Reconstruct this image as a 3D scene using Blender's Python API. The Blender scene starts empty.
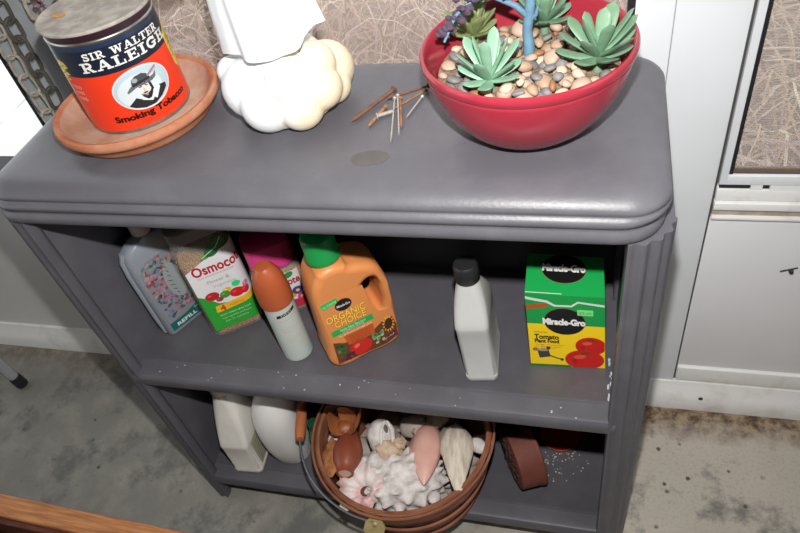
import bpy, bmesh, math, random
from mathutils import Vector, Matrix, Euler
PI = math.pi
sc = bpy.context.scene
COL = sc.collection

# ------------------------------------------------------------------ camera
CAM = Vector((0.7604, -0.5104, 1.3019))
def cam_basis(yaw, pitch, roll):
    f = Vector((math.sin(yaw)*math.cos(pitch), math.cos(yaw)*math.cos(pitch), -math.sin(pitch)))
    r = Vector((math.cos(yaw), -math.sin(yaw), 0)); u = r.cross(f)
    c, s = math.cos(roll), math.sin(roll)
    return c*r + s*u, c*u - s*r, f
CR, CU, CF = cam_basis(-0.3824, 0.7822, -0.2277)
cd = bpy.data.cameras.new('camera'); cam = bpy.data.objects.new('camera', cd); COL.objects.link(cam)
M = Matrix((CR, CU, -CF)).transposed().to_4x4(); M.translation = CAM
cam.matrix_world = M
cd.sensor_width = 36; cd.lens = 675.49*36/800; cd.clip_start = 0.02
sc.camera = cam

# ------------------------------------------------------------------ world, flash, exposure
w = bpy.data.worlds.new('sky'); sc.world = w; w.use_nodes = True
bg = w.node_tree.nodes['Background']; bg.inputs[0].default_value = (0.93, 0.97, 1.0, 1); bg.inputs[1].default_value = 1.9
fl = bpy.data.lights.new('camera_flash', 'SPOT'); fl.energy = 51; fl.shadow_soft_size = 0.012
fl.spot_size = math.radians(105); fl.spot_blend = 0.9; fl.color = (1.0, 0.975, 0.95)
flo = bpy.data.objects.new('camera_flash', fl); COL.objects.link(flo)
FM = Matrix((CR, CU, -CF)).transposed().to_4x4(); FM.translation = CAM + CU*0.112 + CF*0.01
flo.matrix_world = FM
vs = sc.view_settings
vs.view_transform = 'Standard'; vs.look = 'None'; vs.gamma = 1; vs.use_curve_mapping = False; vs.exposure = 0.0

# ------------------------------------------------------------------ helpers
def lin(c):
    return tuple(((x/255)/12.92 if x/255 <= 0.04045 else ((x/255+0.055)/1.055)**2.4) for x in c)
MATS = {}
def mat(name, rgb, rough=0.5, metal=0.0, var=0.0, vscale=30, rgb2=None, bump=0.0, bscale=200, spec=0.5, trans=0.0, coords='Object', stretch=None, thresh=None, sss=0.0):
    """principled material; var mixes rgb to rgb2 by noise; bump adds fine relief"""
    if name in MATS: return MATS[name]
    m = bpy.data.materials.new(name); m.use_nodes = True; nt = m.node_tree; N = nt.nodes; L = nt.links
    p = N['Principled BSDF']
    c = lin(rgb); p.inputs['Base Color'].default_value = (*c, 1)
    p.inputs['Roughness'].default_value = rough; p.inputs['Metallic'].default_value = metal
    p.inputs['Specular IOR Level'].default_value = spec
    if trans: p.inputs['Transmission Weight'].default_value = trans
    tc = N.new('ShaderNodeTexCoord'); mp = N.new('ShaderNodeMapping'); L.new(tc.outputs[coords], mp.inputs[0])
    if stretch: mp.inputs['Scale'].default_value = stretch
    if var > 0:
        n = N.new('ShaderNodeTexNoise'); n.inputs['Scale'].default_value = vscale; n.inputs['Detail'].default_value = 5; n.inputs['Roughness'].default_value = 0.6
        L.new(mp.outputs[0], n.inputs['Vector'])
        r = N.new('ShaderNodeMapRange'); a, b = thresh if thresh else (0.35, 0.68)
        r.inputs[1].default_value = a; r.inputs[2].default_value = b; r.inputs[4].default_value = var
        L.new(n.outputs[0], r.inputs[0])
        mx = N.new('ShaderNodeMix'); mx.data_type = 'RGBA'
        mx.inputs[6].default_value = (*c, 1); mx.inputs[7].default_value = (*lin(rgb2 or tuple(x*0.7 for x in rgb)), 1)
        L.new(r.outputs[0], mx.inputs[0]); L.new(mx.outputs[2], p.inputs['Base Color'])
    if bump > 0:
        n2 = N.new('ShaderNodeTexNoise'); n2.inputs['Scale'].default_value = bscale; n2.inputs['Detail'].default_value = 4
        L.new(mp.outputs[0], n2.inputs['Vector'])
        b = N.new('ShaderNodeBump'); b.inputs['Strength'].default_value = bump; b.inputs['Distance'].default_value = 0.002
        L.new(n2.outputs[0], b.inputs['Height']); L.new(b.outputs[0], p.inputs['Normal'])
    MATS[name] = m
    return m
def ink(rgb, rough=0.42):
    return mat('ink_%d_%d_%d' % tuple(rgb), rgb, rough)

class MB:
    """collects shapes; build() links them as ONE mesh object"""
    def __init__(s): s.bm = bmesh.new(); s.mi = 0; s.mats = []
    def use(s, m):
        if m not in s.mats: s.mats.append(m)
        s.mi = s.mats.index(m); return s
    def _f(s, vs, smooth=True):
        try:
            f = s.bm.faces.new(vs); f.material_index = s.mi; f.smooth = smooth; return f
        except ValueError: return None
    def rings(s, rings, caps=(True, True), closed=True, smooth=True):
        R = [[s.bm.verts.new(p) for p in r] for r in rings]
        n = len(R[0])
        for a, b in zip(R, R[1:]):
            for i in range(n if closed else n-1):
                j = (i+1) % n
                s._f((a[i], a[j], b[j], b[i]), smooth)
        if caps[0]: s._f(list(reversed(R[0])), smooth)
        if caps[1]: s._f(R[-1], smooth)
        return s
    def lathe(s, prof, seg=48, c=(0,0,0), M=None, wob=None, open=False):
        rs = []
        for r, z in prof:
            ring = []
            for i in range(seg):
                a = 2*PI*i/seg
                rr = max(r, 1e-5)*(wob(a, z) if wob else 1)
                p = Vector((rr*math.cos(a)+c[0], rr*math.sin(a)+c[1], z+c[2]))
                ring.append(M @ p if M else p)
            rs.append(ring)
        return s.rings(rs, caps=(False, False) if open else (prof[0][0] > 1e-4, prof[-1][0] > 1e-4))
    def tube(s, pts, r, seg=10, caps=(True, True)):
        pts = [Vector(p) for p in pts]; rs = []
        up = None
        for i, p in enumerate(pts):
            t = (pts[min(i+1, len(pts)-1)] - pts[max(i-1, 0)]).normalized()
            if up is None:
                up = Vector((0,0,1)) if abs(t.z) < 0.9 else Vector((1,0,0))
            x = t.cross(up).normalized(); up = x.cross(t).normalized()
            rr = r[i] if isinstance(r, (list, tuple)) else r
            rs.append([p + x*rr*math.cos(2*PI*k/seg) + up*rr*math.sin(2*PI*k/seg) for k in range(seg)])
        return s.rings(rs, caps)
    def box(s, lo, hi, bev=0.0, M=None, smooth=False):
        lo = Vector(lo); hi = Vector(hi)
        b = bmesh.new(); bmesh.ops.create_cube(b, size=1)
        for v in b.verts:
            v.co = Vector((lo[k] + (v.co[k]+0.5)*(hi[k]-lo[k]) for k in range(3)))
        if bev > 0: bmesh.ops.bevel(b, geom=b.edges[:], offset=bev, segments=3, affect='EDGES', profile=0.5)
        return s.add(b, M, smooth or bev > 0)
    def sphere(s, c, r, sub=3, scale=(1,1,1), M=None, fn=None):
        b = bmesh.new(); bmesh.ops.create_icosphere(b, subdivisions=sub, radius=1)
        for v in b.verts:
            q = v.co.copy(); k = fn(q) if fn else 1
            v.co = Vector((q.x*scale[0], q.y*scale[1], q.z*scale[2]))*r*k
            if M: v.co = M @ v.co
            v.co += Vector(c)
        return s.add(b, None, True)
    def add(s, b, M=None, smooth=True):
        mp = {}
        for v in b.verts: mp[v] = s.bm.verts.new(M @ v.co if M else v.co)
        for f in b.faces:
            s._f([mp[v] for v in f.verts], smooth)
        b.free(); return s
    def prism(s, poly, lo, hi, axis='z', smooth=False):
        """extrude a 2D polygon along an axis"""
        def P(a, b, h): return {'z': (a,b,h), 'x': (h,a,b), 'y': (a,h,b)}[axis]
        return s.rings([[P(a,b,lo) for a,b in poly], [P(a,b,hi) for a,b in poly]], smooth=smooth)
    def build(s, name, m=None, parent=None, angle=40, **props):
        me = bpy.data.meshes.new(name)
        bmesh.ops.recalc_face_normals(s.bm, faces=s.bm.faces[:])
        s.bm.to_mesh(me); s.bm.free()
        for q in (s.mats or [m]): me.materials.append(q)
        if angle: me.set_sharp_from_angle(angle=math.radians(angle))
        o = bpy.data.objects.new(name, me); COL.objects.link(o)
        if parent: o.parent = parent
        for k, v in props.items(): o[k] = v
        return o
def tag(o, label, cat, group=None, kind=None):
    o['label'] = label; o['category'] = cat
    if group: o['group'] = group
    if kind: o['kind'] = kind
    return o
def thing(name, label, cat, loc=(0,0,0), rz=0.0, group=None, rot=None):
    o = bpy.data.objects.new(name, None); COL.objects.link(o); o.empty_display_size = 0.02
    o.location = loc; o.rotation_euler = rot if rot else (0,0,rz)
    return tag(o, label, cat, group)
def struct(name, mb, m=None, angle=40):
    o = mb.build(name, m, None, angle); o['kind'] = 'structure'; return o
def copy_tree(o, parent=None):
    c = o.copy(); COL.objects.link(c)
    if parent: c.parent = parent
    for ch in o.children: copy_tree(ch, c)
    return c
def rrect(cx, cy, hw, hd, r, n=5, z=0.0):
    """rounded rectangle ring"""
    r = min(r, hw-1e-4, hd-1e-4); out = []
    for qx, qy, a0 in ((1,1,0),(-1,1,PI/2),(-1,-1,PI),(1,-1,1.5*PI)):
        for k in range(n+1):
            a = a0 + PI/2*k/n
            out.append((cx+qx*(hw-r)+r*math.cos(a), cy+qy*(hd-r)+r*math.sin(a), z))
    return out
def loft(mb, secs, n=5):
    """secs: (z, cx, cy, halfwidth, halfdepth, radius)"""
    return mb.rings([rrect(cx, cy, hw, hd, r, n, z) for z, cx, cy, hw, hd, r in secs])

# ---- flat artwork on labels
_TX = {}
def text_mesh(s, bold=0.0):
    k = (s, bold)
    if k not in _TX:
        cu = bpy.data.curves.new('t', 'FONT'); cu.body = s; cu.offset = bold; cu.resolution_u = 3
        ob = bpy.data.objects.new('t', cu); me = ob.to_mesh()
        V = [(v.co.x, v.co.y) for v in me.vertices]; F = [tuple(p.vertices) for p in me.polygons]
        ob.to_mesh_clear(); bpy.data.objects.remove(ob); bpy.data.curves.remove(cu)
        _TX[k] = (V, F)
    return _TX[k]
_CAP = [None]
def arc(cx, cy, rx, ry, a0, a1, n=10):
    return [(cx+rx*math.cos(math.radians(a0+(a1-a0)*i/n)), cy+ry*math.sin(math.radians(a0+(a1-a0)*i/n))) for i in range(n+1)]
# slab-serif capitals drawn as strokes: width, [(thickness, polyline)...]
TK, TN, SF = 0.24, 0.12, 0.11
def _serif(x, y, w=0.34): return (SF, [(x-w/2, y), (x+w/2, y)])
b0, b1 = SF/2, 1-SF/2
SLAB = {
 'I': (0.46, [(TK, [(0.23,0),(0.23,1)]), _serif(0.23,b0,0.46), _serif(0.23,b1,0.46)]),
 'T': (0.84, [(TK, [(0.42,0),(0.42,1)]), _serif(0.42,b0,0.46), (SF, [(0.02,b1),(0.82,b1)]), (SF, [(0.06,b1),(0.06,0.68)]), (SF, [(0.78,b1),(0.78,0.68)])]),
 'L': (0.74, [(TK, [(0.22,0),(0.22,1)]), _serif(0.22,b1,0.44), (SF, [(0.0,b0),(0.72,b0)]), (SF, [(0.67,b0),(0.67,0.38)])]),
 'E': (0.78, [(TK, [(0.22,0),(0.22,1)]), (SF, [(0.0,b0),(0.74,b0)]), (SF, [(0.0,b1),(0.72,b1)]), (SF, [(0.2,0.5),(0.52,0.5)]), (SF, [(0.70,b0),(0.70,0.34)]), (SF, [(0.67,b1),(0.67,0.68)]), (SF, [(0.52,0.36),(0.52,0.64)])]),
 'H': (0.92, [(TK, [(0.22,0),(0.22,1)]), (TK, [(0.70,0),(0.70,1)]), (TN, [(0.2,0.5),(0.7,0.5)]), _serif(0.22,b0,0.42), _serif(0.22,b1,0.42), _serif(0.70,b0,0.42), _serif(0.70,b1,0.42)]),
 'A': (0.94, [(TN, [(0.16,0.04),(0.44,0.98)]), (TK, [(0.76,0.04),(0.48,0.98)]), (TN, [(0.26,0.34),(0.66,0.34)]), _serif(0.15,b0,0.32), _serif(0.77,b0,0.38)]),
 'W': (1.24, [(TK, [(0.18,0.98),(0.38,0.03)]), (TN, [(0.38,0.03),(0.62,0.92)]), (TK, [(0.62,0.95),(0.86,0.03)]), (TN, [(0.86,0.03),(1.08,0.98)]), _serif(0.17,b1,0.36), _serif(1.08,b1,0.32), _serif(0.60,b1,0.3)]),
 'R': (0.90, [(TK, [(0.22,0),(0.22,1)]), _serif(0.22,b0,0.44), (SF, [(0.0,b1),(0.45,b1)]), (SF+.02, [(0.2,0.46),(0.45,0.46)]), (0.18, arc(0.45,0.72,0.22,0.235,-90,90)), (0.2, [(0.46,0.45),(0.72,0.06)]), (SF, [(0.66,b0),(0.88,b0)])]),
 'S': (0.72, [(0.19, arc(0.36,0.73,0.24,0.19,30,270)+arc(0.36,0.29,0.25,0.21,90,-150)), (SF, [(0.62,0.68),(0.62,1.0)]), (SF, [(0.09,0.0),(0.09,0.34)])]),
 'G': (0.90, [(0.2, arc(0.46,0.5,0.34,0.42,42,318,16)), (TK, [(0.70,0.08),(0.70,0.44)]), _serif(0.68,0.44,0.42), (SF, [(0.77,0.64),(0.77,0.98)])]),
}
class Art:
    """flat artwork: polygons in label units (metres), mapped onto a surface as one mesh"""
    def __init__(s): s.it = []
    def poly(s, pts, col, layer=1): s.it.append((list(pts), [tuple(range(len(pts)))], col, layer)); return s
    def rect(s, x0, y0, x1, y1, col, layer=1): return s.poly([(x0,y0),(x1,y0),(x1,y1),(x0,y1)], col, layer)
    def ell(s, cx, cy, rx, ry, col, layer=1, rot=0, n=28):
        c, q = math.cos(math.radians(rot)), math.sin(math.radians(rot))
        return s.poly([(cx+rx*math.cos(2*PI*i/n)*c-ry*math.sin(2*PI*i/n)*q, cy+rx*math.cos(2*PI*i/n)*q+ry*math.sin(2*PI*i/n)*c) for i in range(n)], col, layer)
    def line(s, pts, t, col, layer=1):
        for a, b in zip(pts, pts[1:]):
            a = Vector(a); b = Vector(b); d = (b-a)
            if d.length < 1e-9: continue
            n = Vector((-d.y, d.x)).normalized()*t/2; e = d.normalized()*t*0.12
            s.poly([a-e-n, b+e-n, b+e+n, a-e+n], col, layer)
        return s
    def text(s, t, x, y, size, col, layer=2, width=None, align='c', bold=0.0, rot=0):
        """size = capital height; width fits the line"""
        if _CAP[0] is None:
            V, F = text_mesh('H'); _CAP[0] = max(v[1] for v in V)
        V, F = text_mesh(t, bold)
        k = size/_CAP[0]; x0 = min(v[0] for v in V); x1 = max(v[0] for v in V)
        kx = width/(x1-x0) if width else k
        W_ = (x1-x0)*kx; ox = {'c': -W_/2, 'l': 0, 'r': -W_}[align]
        c, q = math.cos(math.radians(rot)), math.sin(math.radians(rot))
        P = []
        for a, b in V:
            u, v = (a-x0)*kx+ox, b*k
            P.append((x+u*c-v*q, y+u*q+v*c))
        s.it.append((P, F, col, layer)); return s
    def slab(s, t, x0, x1, y, h, col, layer=2, gap=0.1, curve=0.0, spc=0.45):
        tot = sum((SLAB[c][0] if c != ' ' else spc)+gap for c in t)-gap
        k = (x1-x0)/tot; x = x0
        for c in t:
            if c == ' ': x += (spc+gap)*k; continue
            w_, st = SLAB[c]
            for th, pl in st:
                P = []
                for a, b in pl:
                    X = x+a*k; tt = (X-x0)/(x1-x0)*2-1
                    P.append((X, y+b*h+curve*(1-tt*tt)))
                s.line(P, th*0.5*(h+k), col, layer)
            x += (w_+gap)*k
        return s
    def build(s, name, fn, parent, ustep=None, vstep=None, rough=0.42, eps=0.00022, base=0.0002, **props):
        mb = MB(); bm = mb.bm; lay = bm.verts.layers.int.new('layer')
        for pts, F, col, layer in s.it:
            mb.use(ink(col, rough)); vs_ = []
            for a, b in pts:
                v = bm.verts.new((a, b, 0)); v[lay] = layer; vs_.append(v)
            for f in F: mb._f([vs_[i] for i in f], False)
        for ax, st in ((0, ustep), (1, vstep)):
            if not st or not bm.verts: continue
            lo = min(v.co[ax] for v in bm.verts); hi = max(v.co[ax] for v in bm.verts)
            k = math.ceil(lo/st)
            while k*st < hi:
                no = Vector((1,0,0)) if ax == 0 else Vector((0,1,0))
                bmesh.ops.bisect_plane(bm, geom=bm.verts[:]+bm.edges[:]+bm.faces[:], plane_co=no*k*st, plane_no=no)
                k += 1
        for v in bm.verts:
            u, vv = v.co.x, v.co.y
            v.co = fn(u, vv, base + eps*v[lay])
        me_mats = mb.mats
        me = bpy.data.meshes.new(name); bm.to_mesh(me); bm.free()
        for q in me_mats: me.materials.append(q)
        o = bpy.data.objects.new(name, me); COL.objects.link(o); o.parent = parent
        for k_, v_ in props.items(): o[k_] = v_
        return o
def plane_map(o, U, V):
    o, U, V = Vector(o), Vector(U), Vector(V); n = U.cross(V).normalized()
    return lambda u, v, h: o + U*u + V*v + n*h
def quad_map(p00, p10, p11, p01, W_, H_):
    p00, p10, p11, p01 = map(Vector, (p00, p10, p11, p01)); n = (p10-p00).cross(p01-p00).normalized()
    def f(u, v, h):
        a, b = u/W_, v/H_
        return p00*(1-a)*(1-b)+p10*a*(1-b)+p11*a*b+p01*(1-a)*b + n*h
    return f
#BODY
# ------------------------------------------------------------------ setting
W, H, T, D, ZM, ZL, YW = 0.848, 0.80, 0.8536, 0.308, 0.4514, 0.0912, 0.359
white = mat('white_paint', (226,230,234), 0.45, var=0.3, vscale=6, rgb2=(210,212,213), bump=0.15, bscale=60)
white_old = mat('weathered_white', (240,240,238), 0.55, var=0.8, vscale=14, rgb2=(204,198,186), thresh=(0.54,0.78), bump=0.25, bscale=80)
panel_m = mat('panel_white', (232,232,235), 0.5, var=0.4, vscale=4, rgb2=(216,216,218), bump=0.1, bscale=50)
siding_m = mat('siding_grey', (222,222,221), 0.55, var=0.5, vscale=5, rgb2=(206,205,202), bump=0.15)
post_m = mat('post_grey', (170,174,178), 0.5, var=0.5, vscale=20, rgb2=(146,150,156))
black_rub = mat('black_rubber', (22,22,26), 0.6)
seam_m = mat('seam_shadow', (70,68,64), 0.8)
ceil_m = mat('ceiling_board', (150,142,130), 0.7)
room_m = mat('room_boards', (120,104,88), 0.7, var=0.4, vscale=8)

def floor_material():
    m = bpy.data.materials.new('concrete'); m.use_nodes = True; nt = m.node_tree; N = nt.nodes; L = nt.links; p = N['Principled BSDF']
    p.inputs['Roughness'].default_value = 0.8; p.inputs['Specular IOR Level'].default_value = 0.25
    tc = N.new('ShaderNodeTexCoord')
    def noise(scale, detail=5, rough=0.6):
        n = N.new('ShaderNodeTexNoise'); n.inputs['Scale'].default_value = scale; n.inputs['Detail'].default_value = detail; n.inputs['Roughness'].default_value = rough
        L.new(tc.outputs['Object'], n.inputs['Vector']); return n.outputs[0]
    def rng(x, a, b, c=0.0, d=1.0):
        r = N.new('ShaderNodeMapRange'); L.new(x, r.inputs[0])
        for i, v in enumerate((a, b, c, d)): r.inputs[i+1].default_value = v
        return r.outputs[0]
    def mix(fac, a, b):
        x = N.new('ShaderNodeMix'); x.data_type = 'RGBA'; L.new(fac, x.inputs[0])
        for k, v in ((6, a), (7, b)):
            if isinstance(v, tuple): x.inputs[k].default_value = (*lin(v), 1)
            else: L.new(v, x.inputs[k])
        return x.outputs[2]
    def math_(op, a, b):
        x = N.new('ShaderNodeMath'); x.operation = op
        for k, v in ((0, a), (1, b)):
            if isinstance(v, (int, float)): x.inputs[k].default_value = v
            else: L.new(v, x.inputs[k])
        return x.outputs[0]
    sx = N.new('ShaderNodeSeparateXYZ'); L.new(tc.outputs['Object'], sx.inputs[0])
    flash_falloff = rng(math_('ADD', sx.outputs[0], math_('MULTIPLY', noise(2.5), 0.5)), 0.75, 1.05)  # flash falloff painted into the concrete, dark grey left to pale tan right
    c = mix(flash_falloff, (134,132,125), (196,186,172))
    c = mix(rng(noise(3.5), 0.35, 0.65, 0, 0.35), c, (150,148,142))
    c = mix(rng(noise(11, 6), 0.45, 0.75, 0, 0.45), c, (190,184,172))
    c = mix(rng(noise(6.3, 7, 0.7), 0.52, 0.62, 0, 0.8), c, (104,104,101))
    c = mix(rng(noise(160, 2), 0.5, 0.72, 0, 0.25), c, (118,112,104))
    v = N.new('ShaderNodeTexVoronoi'); v.inputs['Scale'].default_value = 26; L.new(tc.outputs['Object'], v.inputs['Vector'])
    sp = math_('MULTIPLY', rng(v.outputs['Distance'], 0.09, 0.13, 1, 0), rng(noise(9), 0.5, 0.58))
    c = mix(math_('MULTIPLY', sp, 0.85), c, (50,46,42))
    yy = math_('ADD', sx.outputs[1], math_('MULTIPLY', math_('SUBTRACT', noise(16, 6, 0.7), 0.5), 0.11))
    dirt = math_('MULTIPLY', rng(yy, 0.262, 0.315), rng(sx.outputs[0], 0.5, 0.8, 0.35, 0.95))
    dcol = mix(rng(noise(34, 6, 0.7), 0.42, 0.58), (78,60,42), (158,138,112))
    c = mix(dirt, c, dcol)
    L.new(c, p.inputs['Base Color'])
    b = N.new('ShaderNodeBump'); b.inputs['Strength'].default_value = 0.35; b.inputs['Distance'].default_value = 0.003
    L.new(noise(90, 6), b.inputs['Height']); L.new(b.outputs[0], p.inputs['Normal'])
    return m
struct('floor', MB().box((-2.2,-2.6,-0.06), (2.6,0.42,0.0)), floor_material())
struct('ceiling', MB().box((-2.2,-2.6,2.35), (2.6,0.42,2.41)), ceil_m)
struct('wall_left', MB().box((-2.26,-2.6,0), (-2.2,0.42,0.3)).box((-2.26,-2.6,2.25), (-2.2,0.42,2.35)).box((-2.26,-2.6,0.3), (-2.2,-2.2,2.25)).box((-2.26,0.34,0.3), (-2.2,0.42,2.25)), room_m)
struct('wall_right', MB().box((2.6,-2.6,0), (2.66,0.42,0.75)).box((2.6,-2.6,2.05), (2.66,0.42,2.35)).box((2.6,-2.6,0.75), (2.66,-1.2,2.05)).box((2.6,0.3,0.75), (2.66,0.42,2.05)), room_m)
struct('wall_front', MB().box((-2.2,-2.66,0), (2.6,-2.6,2.35)), room_m)

# window wall
b = MB().use(siding_m)
b.box((-2.2,YW,0), (-0.2,0.42,0.588)); b.box((-0.2,YW,0), (0.81,0.42,0.60))
b.use(white); b.box((-2.2,YW,1.9), (2.6,0.42,2.35)); b.box((-2.2,YW,0.59), (-1.1,0.42,1.9)); b.box((1.7,YW,0), (2.6,0.42,1.9))
struct('wall_back', b)
b = MB().use(post_m); b.box((-0.2,0.346,0.60), (-0.03,0.42,1.9)); b.box((-0.19,0.342,0.60), (-0.172,0.347,1.9))
b.use(black_rub); b.box((-0.205,0.344,0.60), (-0.2,0.40,1.9))
struct('trim_1', b)
b = MB().use(white)
for x0, x1 in ((0.812,0.8535),(0.8545,0.9435)): b.box((x0,YW-0.004,0.05), (x1,0.42,1.9), 0.0012)
b.use(mat('seam_grey', (150,148,146), 0.8)); b.box((0.8125,YW-0.002,0.05), (0.943,0.41,1.9))
b.use(white_old); b.box((0.806,YW-0.007,0.0), (0.812,0.42,1.9))
struct('trim_2', b)
b = MB().use(white_old)
b.prism([(0.335,0.0),(0.335,0.03),(0.341,0.046),(0.349,0.062),(0.352,0.074),(0.42,0.074),(0.42,0.0)], -2.2, 2.6, 'x', smooth=False)
struct('baseboard_back', b)
# far left: sill and a window onto white boards outside
b = MB().use(post_m); b.box((-1.1,0.345,0.56), (-0.2,0.42,0.588), 0.003); b.use(black_rub); b.box((-1.1,0.352,0.588), (-0.205,0.40,0.604))
struct('trim_3', b)
# middle window behind the shelf
win = struct('window_1', MB().use(white_old).box((-0.03,YW-0.006,0.595), (0.806,0.42,0.625), 0.002).box((-0.03,YW-0.002,0.62),(-0.014,0.42,1.9)).box((-0.03,YW,1.88),(0.806,0.42,1.9)))
MB().box((0.797,YW+0.002,0.625), (0.806,0.41,1.9)).build('gasket', black_rub, win)
MB().box((0.195,YW+0.018,0.625), (0.1985,0.40,1.88)).build('meeting_rail', mat('rail_dark', (88,72,66), 0.6), win)
def screen_mat(name, rgb, a, lines):
    m = bpy.data.materials.new(name); m.use_nodes = True; nt = m.node_tree; N = nt.nodes; L = nt.links
    out = N['Material Output']; N.remove(N['Principled BSDF'])
    d = N.new('ShaderNodeBsdfDiffuse'); d.inputs[0].default_value = (*lin(rgb), 1)
    t = N.new('ShaderNodeBsdfTransparent'); mx = N.new('ShaderNodeMixShader'); mx.inputs[0].default_value = a
    if lines:
        tc = N.new('ShaderNodeTexCoord'); wv = N.new('ShaderNodeTexWave'); wv.bands_direction = 'Z'; wv.inputs['Scale'].default_value = 75; wv.inputs['Distortion'].default_value = 0.3
        L.new(tc.outputs['Object'], wv.inputs['Vector'])
        r = N.new('ShaderNodeMapRange'); r.inputs[3].default_value = a*0.55; r.inputs[4].default_value = a*1.5; L.new(wv.outputs['Fac'], r.inputs[0]); L.new(r.outputs[0], mx.inputs[0])
    L.new(t.outputs[0], mx.inputs[1]); L.new(d.outputs[0], mx.inputs[2]); L.new(mx.outputs[0], out.inputs[0])
    return m
MB().box((-0.014,0.385,0.625), (0.806,0.387,1.88)).build('pane', screen_mat('dusty_glass', (200,184,178), 0.28, False), win)
# storm door at the right
door = struct('door_1', MB().use(panel_m).box((0.947,YW,0.124), (1.62,0.40,0.523), 0.001))
b = MB().use(white_old); b.box((0.947,YW-0.006,0.078), (1.62,0.41,0.122), 0.003); b.build('bottom_rail', None, door)
b = MB().use(white_old)
b.box((0.947,YW-0.010,0.524), (1.62,0.41,0.530), 0.001); b.box((0.947,YW-0.012,0.546), (1.62,0.41,0.560), 0.001); b.box((0.947,YW-0.008,0.5625), (1.62,0.37,0.584), 0.001)
b.use(mat('rail_grime', (150,134,118), 0.8, var=0.8, vscale=40, rgb2=(188,176,160))); b.box((0.947,YW-0.004,0.529), (1.62,0.41,0.547)); b.use(seam_m); b.box((0.947,YW+0.001,0.559), (1.62,0.41,0.563))
b.build('mid_rail', None, door)
b = MB().use(seam_m); b.box((0.9436,YW+0.001,0.075), (0.9475,0.40,1.9)); b.build('door_gap', None, door)
b = MB().use(black_rub); b.box((0.950,YW-0.004,0.584), (1.62,0.37,0.595)); b.use(white_old); b.box((0.992,YW-0.0085,0.5845), (1.008,0.37,0.5945)); b.box((1.018,YW-0.0085,0.5845), (1.20,0.37,0.5945)); b.build('vent_slot', None, door)
b = MB().use(white); b.box((0.9475,YW-0.010,0.595), (0.958,0.37,1.9), 0.001); b.box((0.957,YW-0.010,0.595), (1.62,0.37,0.612), 0.001); b.box((1.60,YW-0.01,0.587), (1.62,0.41,1.9)); b.build('window_frame', None, door)
b = MB().use(black_rub); b.box((0.958,YW-0.006,0.612), (0.964,0.37,1.9)); b.use(mat('gasket_brown', (84,66,54), 0.7)); b.box((0.964,YW-0.004,0.612), (1.60,0.37,0.6145)); b.build('gasket', None, door)
MB().box((0.964,0.364,0.606), (1.60,0.366,1.9)).build('pane', screen_mat('insect_screen', (196,186,180), 0.32, True), door)
MB().lathe([(0,0),(0.004,0),(0.004,0.004),(0.0025,0.007),(0,0.007)], 10, M=Matrix.Translation((1.085,YW-0.006,0.414)) @ Matrix.Rotation(PI/2,4,'X')).tube([(1.095,YW-0.004,0.418),(1.070,YW-0.006,0.410)],0.0012,6).build('screw', mat('dark_iron', (44,40,40), 0.6), door)
MB().sphere((1.0,0.338,0.04), 0.0045, 2, (1,0.5,1)).build('screw', MATS['dark_iron'], door)

# outside: a bank of dead grass and white boards beyond the far-left window
rnd = random.Random(4)
ground_m = mat('dead_turf', (164,148,134), 0.9, var=0.8, vscale=18, rgb2=(122,108,98), bump=0.5, bscale=60)
b = MB()
gx = [i*0.15-2.2 for i in range(40)]; gy = [0.44+i*0.16 for i in range(26)]
gr = []
for yy in gy: gr.append([(x, yy, 0.16+0.05*math.sin(x*3+yy*2)+0.10*(yy-0.44)+rnd.uniform(-.02,.02)) for x in gx])
b.rings(gr, caps=(False,False), closed=False)
struct('ground_outside', b, ground_m)
straw = [mat('straw_pale', (216,202,180), 0.8), mat('straw_tan', (196,170,144), 0.8), mat('straw_rose', (176,150,138), 0.85), mat('straw_grey', (170,158,150), 0.85)]
b = MB(); 
for s_ in straw: b.use(s_)
for i in range(5200):
    x = rnd.uniform(-1.3,2.4); y = 0.46+abs(rnd.gauss(0,0.9)); 
    if y > 3.6 or (x < -.2 and y < 1.2): continue
    z = 0.18+0.10*(y-0.44)+rnd.uniform(-.02,.05)
    a = rnd.uniform(0,2*PI); ln = rnd.uniform(0.10,0.42); lift = rnd.uniform(0.0,0.12) if rnd.random() < .8 else rnd.uniform(.1,.25); bend = rnd.uniform(-1.4,1.4); wd = rnd.uniform(0.0012,0.0040)
    b.use(straw[rnd.choice((0,0,1,1,2,2,3))]); L_, R_ = [], []
    px, py = x, y
    for k in range(6):
        t = k/5; aa = a+bend*t
        if k: px += math.cos(aa)*ln/5; py += math.sin(aa)*ln/5
        if py < 0.45: py = 0.45
        zz = z+lift*math.sin(PI*min(1,t*0.8))
        nx, ny = -math.sin(aa)*wd, math.cos(aa)*wd
        L_.append((px+nx,py+ny,zz)); R_.append((px-nx,py-ny,zz+wd*.6))
    b.rings([L_, R_], caps=(False,False), closed=False)
g = b.build('dead_grass', None, None, angle=None); tag(g, 'tangle of dry tan grass outside behind the porch windows', 'grass', kind='stuff')
b = MB()
for k in range(6): b.box((-1.88+0.247*k,0.45,0.50), (-1.88+0.247*k+0.243,0.95,0.53), 0.003)
for lx_ in (-1.8,-.50):
    for ly_ in (.50,.86): b.box((lx_,ly_,0.10), (lx_+.06,ly_+.06,0.50))
o = b.build('garden_table', mat('fence_white', (236,236,234), 0.6, var=0.4, vscale=9, rgb2=(212,210,206))); tag(o, 'white boarded outdoor table beyond the far left window', 'table')
# ------------------------------------------------------------------ the shelf unit
plastic = mat('grey_plastic', (88,87,93), 0.42, var=0.55, vscale=16, rgb2=(108,107,111), thresh=(0.45,0.8), bump=0.12, bscale=260, spec=0.45)
plastic_in = plastic
shelf = thing('shelf_unit', 'dark grey plastic shelving unit holding garden supplies, in front of the porch window', 'shelf', (0,0,0))
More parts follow.
